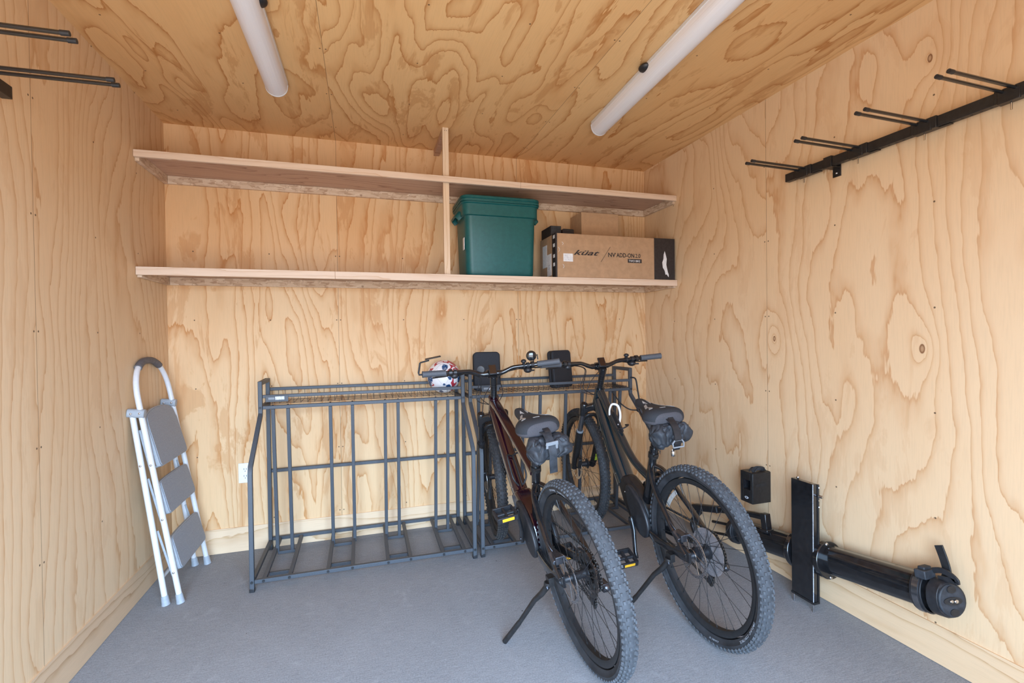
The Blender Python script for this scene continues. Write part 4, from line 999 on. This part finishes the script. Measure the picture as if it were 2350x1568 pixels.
    def patch(outline):
        vs = [(x, y, topz(x, y)+0.0008) for x, y in outline]
        c = (sum(v[0] for v in vs)/len(vs), sum(v[1] for v in vs)/len(vs)); c = (c[0], c[1], topz(*c)+0.0008)
        n_ = len(vs); MBp = MB().add(vs+[c]+[(x, y, z-0.003) for x, y, z in vs], [(i, (i+1) % n_, n_) for i in range(n_)]+[(i, n_+1+i, n_+1+(i+1) % n_, (i+1) % n_) for i in range(n_)], 0, True, ST)
        obj('reflective_patch', MBp, 'patch', sd)
    for s in (-1, 1):
        patch([(0.088, s*0.010), (0.048, s*0.026), (0.038, s*0.008)])
        patch([(0.034, s*0.020), (0.010, s*0.028), (-0.030, s*0.046), (-0.034, s*0.060), (0.005, s*0.044), (0.030, s*0.032)])
        patch([(-0.020, s*0.040), (-0.055, s*0.056), (-0.075, s*0.066), (-0.072, s*0.046), (-0.050, s*0.036)])
    patch([(-0.075, -0.014), (-0.075, 0.014), (-0.084, 0.014), (-0.084, -0.014)])
    for s in (-1, 1):
        obj('saddle_rail', MB().tube(crom([(SX+0.11, s*0.012, SZ-0.032), (SX+0.06, s*0.022, SZ-0.056), (SX-0.06, s*0.022, SZ-0.076), (SX-0.10, s*0.035, SZ-0.070)], 5), 0.0035, 8), 'dark_steel', sd)
    # ---------------- drivetrain
    BB = Vector((0.448, 0, 0.332))
    for s in (1, -1):
        ang = P['crank'] if s == 1 else P['crank']+PI
        d = Vector((math.cos(ang), 0, math.sin(ang)))
        c0 = BB+Vector((0, s*0.078, 0)); c1 = c0+d*0.168+Vector((0, s*0.016, 0))
        cm = MB().sweep([c0-d*0.016, c0, c0+d*0.05, c1-d*0.02, c1, c1+d*0.012], rrect(0.030, 0.014, 0.005, 3), [(0.8, 1), (1.05, 1.1), (0.95, 1), (0.80, 0.9), (0.85, 1), (0.6, 1)], up=(0, 1, 0))
        cr = obj('crank', cm, 'gloss_black', b, 0.001)
        obj('crank_bolt', MB().tube([c0+Vector((0, s*0.006, 0)), c0+Vector((0, s*0.0095, 0))], 0.010, 14), 'dark_steel', cr)
        pc = c1+Vector((0, s*0.062, 0)); PT = Matrix.Translation(pc) @ Matrix.Rotation(P['pedal_tilt'], 4, 'Y')
        pm = MB().tube([(0, -s*0.055, 0), (0, s*0.046, 0)], 0.0085, 10, T=PT)
        for xx in (-0.044, 0.044): pm.box((xx-0.005, -0.046, -0.013), (xx+0.005, 0.046, 0.013), T=PT)
        for yy in (-0.044, 0.0, 0.044): pm.box((-0.044, yy-0.005, -0.011), (0.044, yy+0.005, 0.011), T=PT)
        pd = obj('pedal', pm, 'black', b, 0.0015)
        for xx, s2 in ((-0.0492, -1), (0.0492, 1)):
            obj('pedal_reflector', MB().box((xx-0.0012, -0.028, -0.007), (xx+0.0012, 0.028, 0.007), T=PT), 'amber', pd, 0.001)
    cr_m = MB(); disc_ring(cr_m, 0.030, 0.066, -0.0575, -0.0545, teeth=34, th=0.004)
    obj('chainring', cr_m, 'dark_steel', b, mat=Matrix.Translation(BB))
    dr = MB()
    dr.prism([(-0.012, 0.330), (-0.020, 0.300), (-0.006, 0.292), (0.012, 0.318), (0.008, 0.345)], -0.090, -0.078)
    dr.cbox((-0.012, -0.092, 0.300), (0.040, 0.026, 0.034)); dr.ball((-0.026, -0.094, 0.298), 0.017, 12, 8)
    dr.bar((0.004, -0.066, 0.290), (0.030, -0.066, 0.208), 0.022, 0.003, up=(0, 1, 0)); dr.bar((0.004, -0.054, 0.290), (0.030, -0.054, 0.208), 0.022, 0.003, up=(0, 1, 0))
    D = obj('rear_derailleur', dr, 'dark_steel', b, 0.001)
    for (x, z) in ((0.008, 0.284), (0.028, 0.212)):
        pw = MB(); disc_ring(pw, 0.004, 0.018, -0.0015, 0.0015, teeth=12, th=0.003)
        obj('jockey_wheel', pw, 'black', D, mat=Matrix.Translation((x, -0.060, z)))
    ch = [(0.448, -0.056, 0.402), (0.25, -0.056, 0.425), (0.02, -0.052, 0.449), (-0.03, -0.051, 0.445), (-0.075, -0.051, 0.395), (-0.075, -0.051, 0.34), (-0.03, -0.055, 0.300), (0.020, -0.060, 0.298), (0.022, -0.060, 0.265), (0.008, -0.060, 0.235), (0.022, -0.060, 0.193), (0.048, -0.060, 0.205), (0.20, -0.058, 0.238), (0.446, -0.056, 0.262), (0.510, -0.056, 0.30), (0.512, -0.056, 0.37)]
    cp = crom(ch, 7, True)
    cmb = MB()
    # individual link plates along the loop
    tot = 0; 
    pts = [Vector(p) for p in cp]; L_ = [0]
    for i in range(len(pts)): L_.append(L_[-1]+(pts[(i+1) % len(pts)]-pts[i]).length)
    def at(s_):
        s_ %= L_[-1]; i = 0
        while L_[i+1] < s_: i += 1
        t_ = (s_-L_[i])/(L_[i+1]-L_[i]+1e-9); return pts[i].lerp(pts[(i+1) % len(pts)], t_)
    nl = int(L_[-1]/0.0127)
    for i in range(nl):
        a = at(i*L_[-1]/nl); c = at((i+1)*L_[-1]/nl); o_ = 0.0034 if i % 2 else 0.0022
        for s in (-1, 1): cmb.bar(a+Vector((0, s*o_, 0)), c+Vector((0, s*o_, 0)), 0.0080, 0.0011, up=(0, 1, 0))
        cmb.tube([a+Vector((0, -0.004, 0)), a+Vector((0, 0.004, 0))], 0.0036, 6)
    obj('chain', cmb, 'chain', b)
    cal = MB().cbox((0.062, 0.062, 0.428), (0.060, 0.030, 0.030), T=Matrix.Identity(4)).tube([(0.045, 0.078, 0.418), (0.085, 0.078, 0.44)], 0.010, 10).tube([(0.085, 0.066, 0.44), (0.10, 0.074, 0.46), (0.14, 0.072, 0.475)], 0.0025, 6)
    obj('rear_caliper', cal, 'dark_steel', b, 0.004)
    # kickstand on the left chainstay
    kf = Vector(P['kick']); kp = Vector((0.100, 0.100, 0.300))
    ks = MB().cbox((0.100, 0.088, 0.318), (0.036, 0.022, 0.036)).tube([kp+Vector((0, -0.004, 0.012)), kp], 0.017, 14)
    dd = (kf-kp).normalized()
    ks.tube([kp, kp+dd*0.05, kp+dd*0.10+Vector((0.004, 0, 0.006)), kf-dd*0.13, kf-dd*0.12, kf], [0.013, 0.0125, 0.0105, 0.0095, 0.0108, 0.0112], 14)
    obj('kickstand', ks, 'satin_black', b, 0.0008)
    obj('pivot_bolt', MB().tube([(0.088, 0.108, 0.300), (0.088, 0.112, 0.300)], 0.009, 6), 'dark_steel', b)
    # bottle cage
    if P['style'] == 'plum':
        cg = MB(); base = Vector((0.665, 0, 0.575)); dv = Vector((-0.62, 0, -0.78)).normalized(); nn = Vector((-0.78, 0, 0.62))
        for s in (-1, 1):
            cg.tube(crom([base-dv*0.075+nn*0.018, base-dv*0.070+nn*0.055+Vector((0, s*0.032, 0)), base-dv*0.01+nn*0.050+Vector((0, s*0.036, 0)), base+dv*0.05+nn*0.040+Vector((0, s*0.034, 0)), base+dv*0.082+nn*0.018+Vector((0, s*0.012, 0))], 6), 0.0048, 8)
        cg.bar(base-dv*0.07+nn*0.037, base+dv*0.09+nn*0.037, 0.006, 0.022)
        obj('bottle_cage', cg, 'black', b, 0.001)
    else:
        cg = MB(); base = Vector((0.735, 0, 0.775)); dv = Vector((-0.70, 0, -0.71)).normalized(); nn = Vector((-0.71, 0, 0.70))
        cg.sweep(crom([base+dv*0.055+nn*0.030+Vector((0, 0.004, 0)), base+dv*0.01+nn*0.050+Vector((0, -0.018, 0)), base-dv*0.045+nn*0.062+Vector((0, -0.022, 0)), base-dv*0.060+nn*0.064+Vector((0, 0.008, 0)), base-dv*0.035+nn*0.058+Vector((0, 0.032, 0)), base-dv*0.012+nn*0.034+Vector((0, 0.034, 0))], 6), rrect(0.012, 0.005, 0.002, 2))
        o = obj('bottle_cage', cg, 'cage_white', b)
        c2 = MB().tube(crom([base+dv*0.075+nn*0.025+Vector((0, 0.02, 0)), base+dv*0.09+nn*0.055+Vector((0, 0.0, 0)), base+dv*0.075+nn*0.055+Vector((0, -0.038, 0)), base+dv*0.06+nn*0.03+Vector((0, -0.034, 0))], 5), 0.0042, 8)
        c2.bar(base-dv*0.03+nn*0.026, base+dv*0.10+nn*0.026, 0.010, 0.030)
        obj('cage_base', c2, 'black', b, 0.001)
        aa = [math.radians(25+24*i/8) for i in range(9)]
        rf = MB().sweep([Vector((0.264*math.cos(a), 0, RW+0.264*math.sin(a))) for a in aa], [(-0.0015, -0.010), (0.0015, -0.010), (0.0015, 0.010), (-0.0015, 0.010)], up=(0.9, 0, 0.44))
        o = obj('wheel_reflector', rf, 'patch', b); o['label'] = 'pale reflector strip inside the rear rim'
        disc_m = MB(); disc_ring(disc_m, 0.030, 0.098, -0.0285, -0.0272, 48)
        obj('spoke_guard', disc_m, 'disc', b, mat=Matrix.Translation((0, 0, RW)))
        obj('hub_sticker', MB().box((-0.0015, -0.011, -0.026), (0.0015, 0.011, 0.026), T=SM @ Matrix.Translation(ax(0.085, 0.006, -0.068)) @ Matrix.Rotation(-0.42, 4, 'Y')), 'lime', b)
    # small frame bolts
    for (x, y, z) in P['bolts']:
        obj('frame_bolt', MB().ball((x, y, z), (0.004, 0.003, 0.004), 8, 6), 'steel', b)
    return b, BM

plum, PM = make_bike(dict(paint='plum', style='plum', label='dark red electric mountain bike standing left of the blue-black one',
    pose=(1.932, -1.578, -0.025, 0.138, 0.047), steer=-0.148, roll_r=0.2, roll_f=0.9, stanchion='gloss_black', mirror=True, bell_y=-0.178,
    saddle=(0.345, 0.928), saddle_yaw=0.02, crank=math.radians(106), pedal_tilt=-0.12, kick=(0.232, 0.278, 0.031),
    letter_r=[('GROUND', 0.0125, -24, 0.326, 'letter'), ('CONTROL', 0.0125, -9, 0.326, 'letter')], letter_f=[], bolts=[(0.640, 0.041, 0.505), (0.352, 0.024, 0.62)]))
blue, BMx = make_bike(dict(paint='blueblack', style='blue', label='blue-black electric mountain bike with low step-through frame, right of the dark red one',
    pose=(2.474, -1.576, 0.018, 0.067, 0.065), steer=-0.042, roll_r=0.5, roll_f=0.3, stanchion='stanchion', mirror=False, bell_y=-0.165,
    saddle=(0.335, 0.928), saddle_yaw=-0.04, crank=math.radians(247), pedal_tilt=-0.25, kick=(0.245, 0.262, 0.005),
    letter_r=[('GROUND CONTROL', 0.0135, 106, 0.325, 'letter'), ('CONTROL TC', 0.0075, 158, 0.3265, 'letter')], letter_f=[('GROUND CONTROL', 0.014, -125, 0.325, 'letter')], bolts=[(0.648, 0.048, 0.500), (0.560, 0.046, 0.430), (0.425, 0.046, 0.42)]))

# ------------------------------------------------------------------ saddle bags strapped under the saddles
def saddle_bag(BM_, label, seed, c, bell, strap_y, buckle_closed):
    Tm = BM_ @ Matrix.Translation(c)
    t = thing('saddle_bag', label, 'bag', Tm, 'roll-top saddle bags')
    mb = MB(); seg, ring = 56, 46; vs = []
    for j in range(ring+1):
        u = -1+2*j/ring                        # across the bike (Y)
        if j in (0, ring): rr_ = 0.25
        else: rr_ = max(0.25, (1-abs(u)**5)**0.5)
        for i in range(seg):
            a = 2*PI*i/seg
            ca, sa = math.cos(a), math.sin(a)
            ex = 0.050*rr_*(abs(ca)**0.8)*(1 if ca >= 0 else -1); ez = 0.047*rr_*(abs(sa)**0.8)*(1 if sa >= 0 else -1)
            p = Vector((ex, u*0.094, ez))
            fold = abs(mnoise.noise(Vector((ca*1.3, u*3.4+sa*1.2+seed, sa*1.3))))
            n = mnoise.noise(Vector((ca*1.0+seed, u*2.0, sa*1.0)))*0.012+0.004-0.012*math.exp(-(fold/0.07)**2)+0.004*mnoise.noise(Vector((ca*2.2, u*6+seed, sa*2.2)))
            p += Vector((ca, 0, sa))*n*rr_; p.y += mnoise.noise(Vector((ca*2, sa*2, seed+u*2)))*0.010
            if u < -0.4 and sa < 0.3: p.z -= 0.012*(-u-0.4); p.y -= 0.012*(-u-0.4)*2
            if u > 0.25 and sa < -0.2: p.z -= 0.018*math.sin(PI*(u-0.25)/0.75)
            vs.append(p)
    fs = [(j*seg+i, j*seg+(i+1) % seg, (j+1)*seg+(i+1) % seg, (j+1)*seg+i) for j in range(ring) for i in range(seg)]
    fs += [tuple(range(seg)), tuple(ring*seg+i for i in range(seg))]
    mb.add(vs, fs, 0, True)
    bo = obj('bag_body', mb, 'nylon', t, sub=1)
    for e_ in bo.data.attributes:
        if e_.name == 'sharp_edge': bo.data.attributes.remove(e_); break
    # stiff mount plate towards the seat post and hook-and-loop straps over the rails
    obj('mount_plate', MB().sweep(crom([(0.058, 0, -0.045), (0.064, 0, 0.0), (0.056, 0, 0.040)], 4), rrect(0.110, 0.016, 0.006, 2), up=(1, 0, 0)), 'black', t)
    st = MB().path_bar(crom([(0.045, strap_y, 0.050), (-0.010, strap_y, 0.068), (-0.052, strap_y, 0.045), (-0.073, strap_y, 0.0), (-0.066, strap_y, -0.040), (-0.056, strap_y, -0.068-0.02*(not buckle_closed))], 6), 0.034, 0.003, up=(0, 1, 0))
    # path_bar side axis is across; width along Y
    st = MB().sweep(crom([(0.045, strap_y, 0.050), (-0.010, strap_y, 0.068), (-0.052, strap_y, 0.045), (-0.073, strap_y, 0.0), (-0.066, strap_y, -0.040), (-0.056, strap_y, -0.062-0.03*(not buckle_closed))], 6), [(-0.0016, -0.017), (0.0016, -0.017), (0.0016, 0.017), (-0.0016, 0.017)], up=(0, 1, 0))
    so = obj('strap', st, 'black' if buckle_closed else 'nylon', t)
    bz = -0.030 if buckle_closed else 0.030
    BT_ = Matrix.Translation((-0.0735, strap_y, bz)) @ Matrix.Rotation(0.15 if buckle_closed else -0.35, 4, 'Y')
    if buckle_closed:
        q = [(-0.026, -0.014), (0.026, -0.014), (0.028, 0.004), (0.016, 0.016), (-0.020, 0.016), (-0.028, 0.004)]
        mbk = MB().sweep([(0, a, b_) for a, b_ in q], [(-0.003, -0.003), (0.003, -0.003), (0.003, 0.003), (-0.003, 0.003)], closed=True, up=(1, 0, 0), T=BT_, smooth=False)
    else:
        mbk = MB().box((-0.003, -0.026, 0.0), (0.003, 0.026, 0.014), T=BT_).box((-0.003, -0.026, -0.022), (0.003, -0.016, 0.0), T=BT_).box((-0.003, 0.017, -0.014), (0.003, 0.026, 0.0), T=BT_)
    obj('buckle', mbk, 'buckle', t, 0.001)
    obj('top_strap', MB().sweep(crom([(-0.030, 0.0, 0.052), (-0.012, 0, 0.072), (0.02, 0, 0.078), (0.045, 0, 0.070)], 4), [(-0.0016, -0.013), (0.0016, -0.013), (0.0016, 0.013), (-0.0016, 0.013)], up=(0, 1, 0)), 'black', t)
    if bell:
        g = MB().lathe([(0, -0.012), (0.008, -0.012), (0.0092, -0.010), (0.0092, 0.010), (0.007, 0.013), (0.003, 0.014), (0, 0.014)], 20, T=Matrix.Translation((-0.030, 0.004, -0.088)) @ Matrix.Rotation(PI/2, 4, 'X'))
        bb = obj('metal_bell', g, 'steel', t)
        obj('bell_hook', MB().tube(crom([(-0.030, 0.004, -0.076), (-0.030, 0.008, -0.070), (-0.030, 0.002, -0.062), (-0.032, 0.004, -0.050)], 4), 0.0012, 6), 'steel', bb)
        obj('draw_cord', MB().tube(crom([(0.03, 0.055, -0.045), (0.025, 0.050, -0.070), (0.02, 0.042, -0.085), (0.02, 0.038, -0.100)], 5), 0.0016, 6), 'black', t)
        obj('draw_cord', MB().tube(crom([(0.02, 0.040, -0.045), (0.025, 0.036, -0.075), (0.02, 0.036, -0.092)], 5), 0.0016, 6), 'black', t)
    return t
saddle_bag(PM, 'dark grey roll-up bag strapped under the saddle of the dark red bike', 1.7, (0.195, -0.012, 0.828), False, 0.010, False)
saddle_bag(BMx, 'dark grey roll-up bag with a dangling metal bell under the blue-black bike saddle', 5.1, (0.205, 0.004, 0.836), True, 0.006, True)

# ------------------------------------------------------------------ hitch bike-tray leaning along the right wall
def tray():
    th = math.radians(8.2)
    O = Matrix.Translation((3.122, -1.535, 0.232)) @ Matrix.Rotation(-th, 4, 'X')
    t = thing('bike_carrier_tray', 'glossy black bike carrier tray propped on its stand along the right wall', 'bike carrier', O)
    # extruded tray, ribbed skin facing the room
    prof = []
    for i in range(29):
        a = PI/2+PI*i/28; k = 1.0-0.025*(i % 7 == 0)
        prof.append((0.052*math.cos(a)*k+0.012, 0.064*math.sin(a)*k))
    prof += [(0.030, -0.064), (0.034, -0.058), (0.034, 0.058), (0.030, 0.064)]
    mb = MB()
    n = len(prof); vs = []
    for y in (-0.545, 0.490): vs += [(p[0], y, p[1]) for p in prof]
    mb.add(vs, [(i, (i+1) % n, n+(i+1) % n, n+i) for i in range(n)]+[tuple(range(n)), tuple(range(2*n-1, n-1, -1))], 0, False)
    obj('tray_channel', mb, 'gloss_black', t, 0.001)
    def ellipse(rx, rz, cx=0.0, k=28): return [(cx+rx*math.cos(2*PI*i/k), rz*math.sin(2*PI*i/k)) for i in range(k)]
    # near end cap
    ec = MB(); L0 = [(-0.528, 1.0), (-0.545, 1.0), (-0.566, 0.985), (-0.578, 0.90)]
    e0 = ellipse(0.058, 0.066, 0.000)
    vs = [(x*s_, y-(x*0.25 if i == 3 else 0), z*s_) for i, (y, s_) in enumerate(L0) for x, z in e0]; k = len(e0)
    ec.add(vs, [(j*k+i, j*k+(i+1) % k, (j+1)*k+(i+1) % k, (j+1)*k+i) for j in range(3) for i in range(k)]+[tuple(range(k)), tuple(3*k+i for i in range(k))], 0, False)
    cap = obj('end_cap', ec, 'black', t, 0.002)
    cf = MB().add([(p[0]*0.94-0.0035, -0.556-0.25*p[0], p[1]*0.90) for p in ellipse(0.050, 0.064)]+[(p[0]*0.94-0.0035, -0.583-0.25*p[0], p[1]*0.90) for p in ellipse(0.050, 0.064)],
                  [(i, (i+1) % 28, 28+(i+1) % 28, 28+i) for i in range(28)]+[tuple(range(28)), tuple(range(55, 27, -1))])
    FT = Matrix.Identity(4)
    obj('cap_face', cf, 'nylon', cap, 0.003)
    for zc, rx, rz in ((0.040, 0.016, 0.013), (-0.040, 0.016, 0.013), (0.0, 0.034, 0.014)):
        h = MB().add([(-0.004+a, -0.5855-0.25*a, zc+b) for a, b in ellipse(rx, rz)]+[(-0.004+a, -0.5800-0.25*a, zc+b) for a, b in ellipse(rx, rz)],
              [(i, (i+1) % 28, 28+(i+1) % 28, 28+i) for i in range(28)]+[tuple(range(28)), tuple(range(55, 27, -1))])
        obj('cap_hole', h, 'wire', cap)
    obj('cap_bolt', MB().ball((0.004, -0.590, 0.0), (0.010, 0.005, 0.007), 12, 8), 'steel', cap)
    obj('cap_bolt', MB().ball((-0.012, -0.585, 0.001), (0.009, 0.005, 0.006), 12, 8), 'steel', cap)
    fe = MB().add([(x*s_, y, z*s_) for (y, s_) in ((0.470, 1.05), (0.500, 1.05), (0.520, 0.85)) for x, z in e0], [(j*k+i, j*k+(i+1) % k, (j+1)*k+(i+1) % k, (j+1)*k+i) for j in range(2) for i in range(k)]+[tuple(range(k)), tuple(2*k+i for i in range(k))])
    obj('end_cap', fe, 'black', t, 0.003)
    # stand: flat upright box section with flanges round the tray
    sd = MB().box((-0.062, -0.062, -0.186), (-0.036, 0.056, 0.362))
    so = obj('stand', sd, 'gloss_black', t, 0.002, mat=Matrix.Rotation(th, 4, 'X'))
    so2 = obj('stand_flange', MB().box((-0.036, -0.0665, -0.192), (-0.028, -0.0600, 0.360)).box((-0.0640, -0.0655, -0.196), (-0.026, 0.058, -0.186)), 'satin_black', so, 0.001)
    obj('edge_highlight', MB().box((-0.0632, -0.0634, -0.184), (-0.0612, -0.0612, 0.361)), 'grey_label', so)  # bright highlight along the near stand edge, painted as a thin pale strip
    for z in (0.345, 0.255): obj('stand_hole', MB().tube([(-0.031, -0.0664, z), (-0.031, -0.0672, z)], 0.0032, 8), 'paper', so)
    obj('stand_hole', MB().tube([(-0.031, -0.0664, 0.285), (-0.031, -0.0672, 0.285)], 0.0032, 8), 'steel', so)
    obj('knob', MB().tube([(-0.030, -0.066, 0.305), (-0.026, -0.082, 0.305)], 0.0075, 12), 'steel', so)
    obj('knob', MB().ball((-0.048, 0.030, 0.369), (0.007, 0.007, 0.008), 12, 8), 'steel', so)
    for y0, y1 in ((-0.092, -0.066), (0.068, 0.094)):
        o = obj('clamp_ring', MB().prism([(a, b) for a, b in ellipse(0.080, 0.084, 0.006, 36)], y0, y1), 'gloss_black', t, 0.004)
        if y0 < 0:
            for z in (0.073, -0.073): obj('ring_bolt', MB().ball((-0.004, y0-0.001, z), (0.008, 0.005, 0.008), 12, 8), 'steel', o)
    for (x, y) in ((-0.060, -0.060), (-0.058, 0.045)):
        obj('foot_pin', MB().tube([(x, y, -0.192), (x, y, -0.231)], 0.004, 10), 'steel', so)
    # ratchet strap near the end
    sp = []
    for i in range(25):
        a = math.radians(60+240*i/24); sp.append((0.008+0.062*math.cos(a), 0, 0.072*math.sin(a)))
    rs = MB().sweep([Vector((x, -0.490, z)) for x, y, z in sp], [(-0.003, -0.020), (0.003, -0.020), (0.003, 0.020), (-0.003, 0.020)], up=(0, 1, 0))
    ro = obj('wheel_strap', rs, 'black', t, 0.0015)
    obj('strap_pad', MB().sweep([Vector((x*1.05-0.001, -0.490, z*1.05)) for x, y, z in sp[7:19]], [(-0.0022, -0.011), (0.0022, -0.011), (0.0022, 0.011), (-0.0022, 0.011)], up=(0, 1, 0)), 'stanchion', ro)
    obj('ratchet_buckle', MB().box((-0.045, -0.530, 0.060), (0.012, -0.490, 0.092)).box((-0.030, -0.520, 0.088), (0.010, -0.495, 0.102)), 'nylon', ro, 0.004)
    obj('ratchet_lever', MB().path_bar(crom([(0.0, -0.530, 0.090), (0.0, -0.560, 0.098), (0.0, -0.590, 0.088), (0.0, -0.604, 0.070), (0.0, -0.580, 0.072), (0.0, -0.545, 0.066)], 4), 0.020, 0.007, up=(1, 0, 0)), 'black', ro, 0.001)
    obj('loose_strap', MB().sweep(crom([(0.016, -0.552, 0.055), (0.016, -0.566, 0.090), (0.018, -0.562, 0.130), (0.022, -0.548, 0.182)], 6), [(-0.003, -0.014), (0.003, -0.014), (0.003, 0.014), (-0.003, 0.014)], up=(0, 1, 0)), 'wire', t, 0.001)
    # wheel hook arm on its short post at the far end
    obj('hook_post', MB().box((-0.030, 0.230, 0.055), (0.006, 0.266, 0.145)).box((-0.036, 0.222, 0.050), (0.012, 0.274, 0.066)), 'gloss_black', t, 0.003)
    ar = MB().sweep([(-0.012, 0.234, 0.126), (-0.012, 0.33, 0.124), (-0.012, 0.62, 0.095), (-0.012, 0.74, 0.080)], rrect(0.030, 0.034, 0.004, 2), up=(1, 0, 0))
    ao = obj('hook_arm', ar, 'gloss_black', t, 0.001)
    obj('arm_head', MB().sweep([(-0.012, 0.60, 0.098), (-0.012, 0.70, 0.086), (-0.012, 0.83, 0.071)], rrect(0.040, 0.046, 0.008, 3), up=(1, 0, 0)), 'black', ao, 0.002)
    obj('hook', MB().sweep(crom([(-0.012, 0.79, 0.045), (-0.014, 0.83, 0.010), (-0.014, 0.86, -0.04), (-0.014, 0.84, -0.090)], 6), rrect(0.026, 0.040, 0.010, 3), up=(1, 0, 0)), 'black', ao)
    obj('support_bar', MB().tube([(-0.020, 0.50, 0.030), (-0.020, 0.66, 0.018)], 0.008, 12), 'satin_black', t)
    obj('support_bar', MB().tube([(-0.020, 0.50, -0.030), (-0.020, 0.66, -0.046)], 0.008, 12), 'satin_black', t)
    return t
tray()

# hitch receiver wall box
def receiver():
    t = thing('wall_receiver', 'small black metal box with a square hole fixed to the right wall', 'hitch holder', Matrix.Translation((W, -1.2085, 0.368)))
    x0, x1, d, h, w = -0.122, -0.001, 0.090, 0.166, 0.005
    a0, a1, b0, b1 = 0.020, 0.070, 0.070, 0.122          # square hole in the room-facing plate (y, z)
    mb = MB()
    mb.box((x0, 0, 0), (x1, w, h)).box((x0, d-w, 0), (x1, d, h)).box((x0, w, 0), (x1, d-w, w)).box((x0, w, h-w), (x1, d-w, h))
    mb.box((x0, w, w), (x0+w, a0, h-w)).box((x0, a1, w), (x0+w, d-w, h-w)).box((x0, a0, w), (x0+w, a1, b0)).box((x0, a0, b1), (x0+w, a1, h-w))
    obj('housing', mb, 'satin_black', t, 0.0015)
    tb = MB().box((x0+0.002, a0-0.003, b0-0.003), (x1, a0, b1+0.003)).box((x0+0.002, a1, b0-0.003), (x1, a1+0.003, b1+0.003)).box((x0+0.002, a0, b0-0.003), (x1, a1, b0)).box((x0+0.002, a0, b1), (x1, a1, b1+0.003))
    obj('receiver_tube', tb, 'dark_steel', t)
    obj('plug', MB().box((x0+0.040, a0+0.002, b0+0.012), (x0+0.060, a0+0.026, b1-0.008)), 'orange', t, 0.004)
    obj('side_slot', MB().prism([(-0.066+a, 0.100+b) for a, b in rrect(0.075, 0.017, 0.008, 4)], -0.0008, 0.0004), 'wire', t)
    obj('badge', MB().prism([(0.045+0.013*math.cos(2*PI*i/24), 0.026+0.0065*math.sin(2*PI*i/24)) for i in range(24)], x0-0.0012, x0-0.0002, axis='x'), 'grey_label', t)
    obj('badge_centre', MB().prism([(0.045+0.005*math.cos(2*PI*i/24), 0.026+0.0035*math.sin(2*PI*i/24)) for i in range(24)], x0-0.0020, x0-0.0011, axis='x'), 'black', t)
    lp = MB()
    lp.path_bar(crom([(-0.098, 0.030, h+0.002), (-0.085, 0.034, h+0.013), (-0.055, 0.038, h+0.016), (-0.020, 0.040, h+0.010), (-0.006, 0.040, h+0.002)], 4), 0.022, 0.003, up=(0, 1, 0))
    lp.tube(crom([(-0.090, 0.020, h+0.004), (-0.070, 0.018, h+0.020), (-0.035, 0.022, h+0.018), (-0.012, 0.026, h+0.005)], 5), 0.003, 8)
    lp.tube(crom([(-0.105, 0.045, h+0.003), (-0.080, 0.052, h+0.018), (-0.040, 0.052, h+0.014), (-0.012, 0.050, h+0.004)], 5), 0.003, 8)
    obj('coiled_strap', lp, 'nylon', t)
receiver()

# rubber strap and hook looped over the right post of the right rack
t = thing('stretch_cord', 'black stretch cord looped over the right end of the right bike rack', 'cord', Matrix.Translation((2.915, -0.285, 0.96)))
obj('cord_loop', MB().tube(crom([(-0.012, 0.000, 0.030), (0.022, -0.012, 0.020), (0.034, -0.02, -0.06), (0.038, -0.036, -0.14), (0.030, -0.060, -0.190), (0.012, -0.055, -0.200)], 6), 0.0055, 8), 'black', t)
obj('cord_loop', MB().tube(crom([(0.014, -0.055, -0.196), (-0.04, -0.03, -0.190), (-0.09, 0.00, -0.150), (-0.13, 0.022, -0.085), (-0.15, 0.036, -0.06)], 6), 0.0045, 8), 'black', t)
obj('cord_buckle', MB().ball((0.018, -0.060, -0.192), (0.020, 0.014, 0.018), 12, 8), 'black', t)
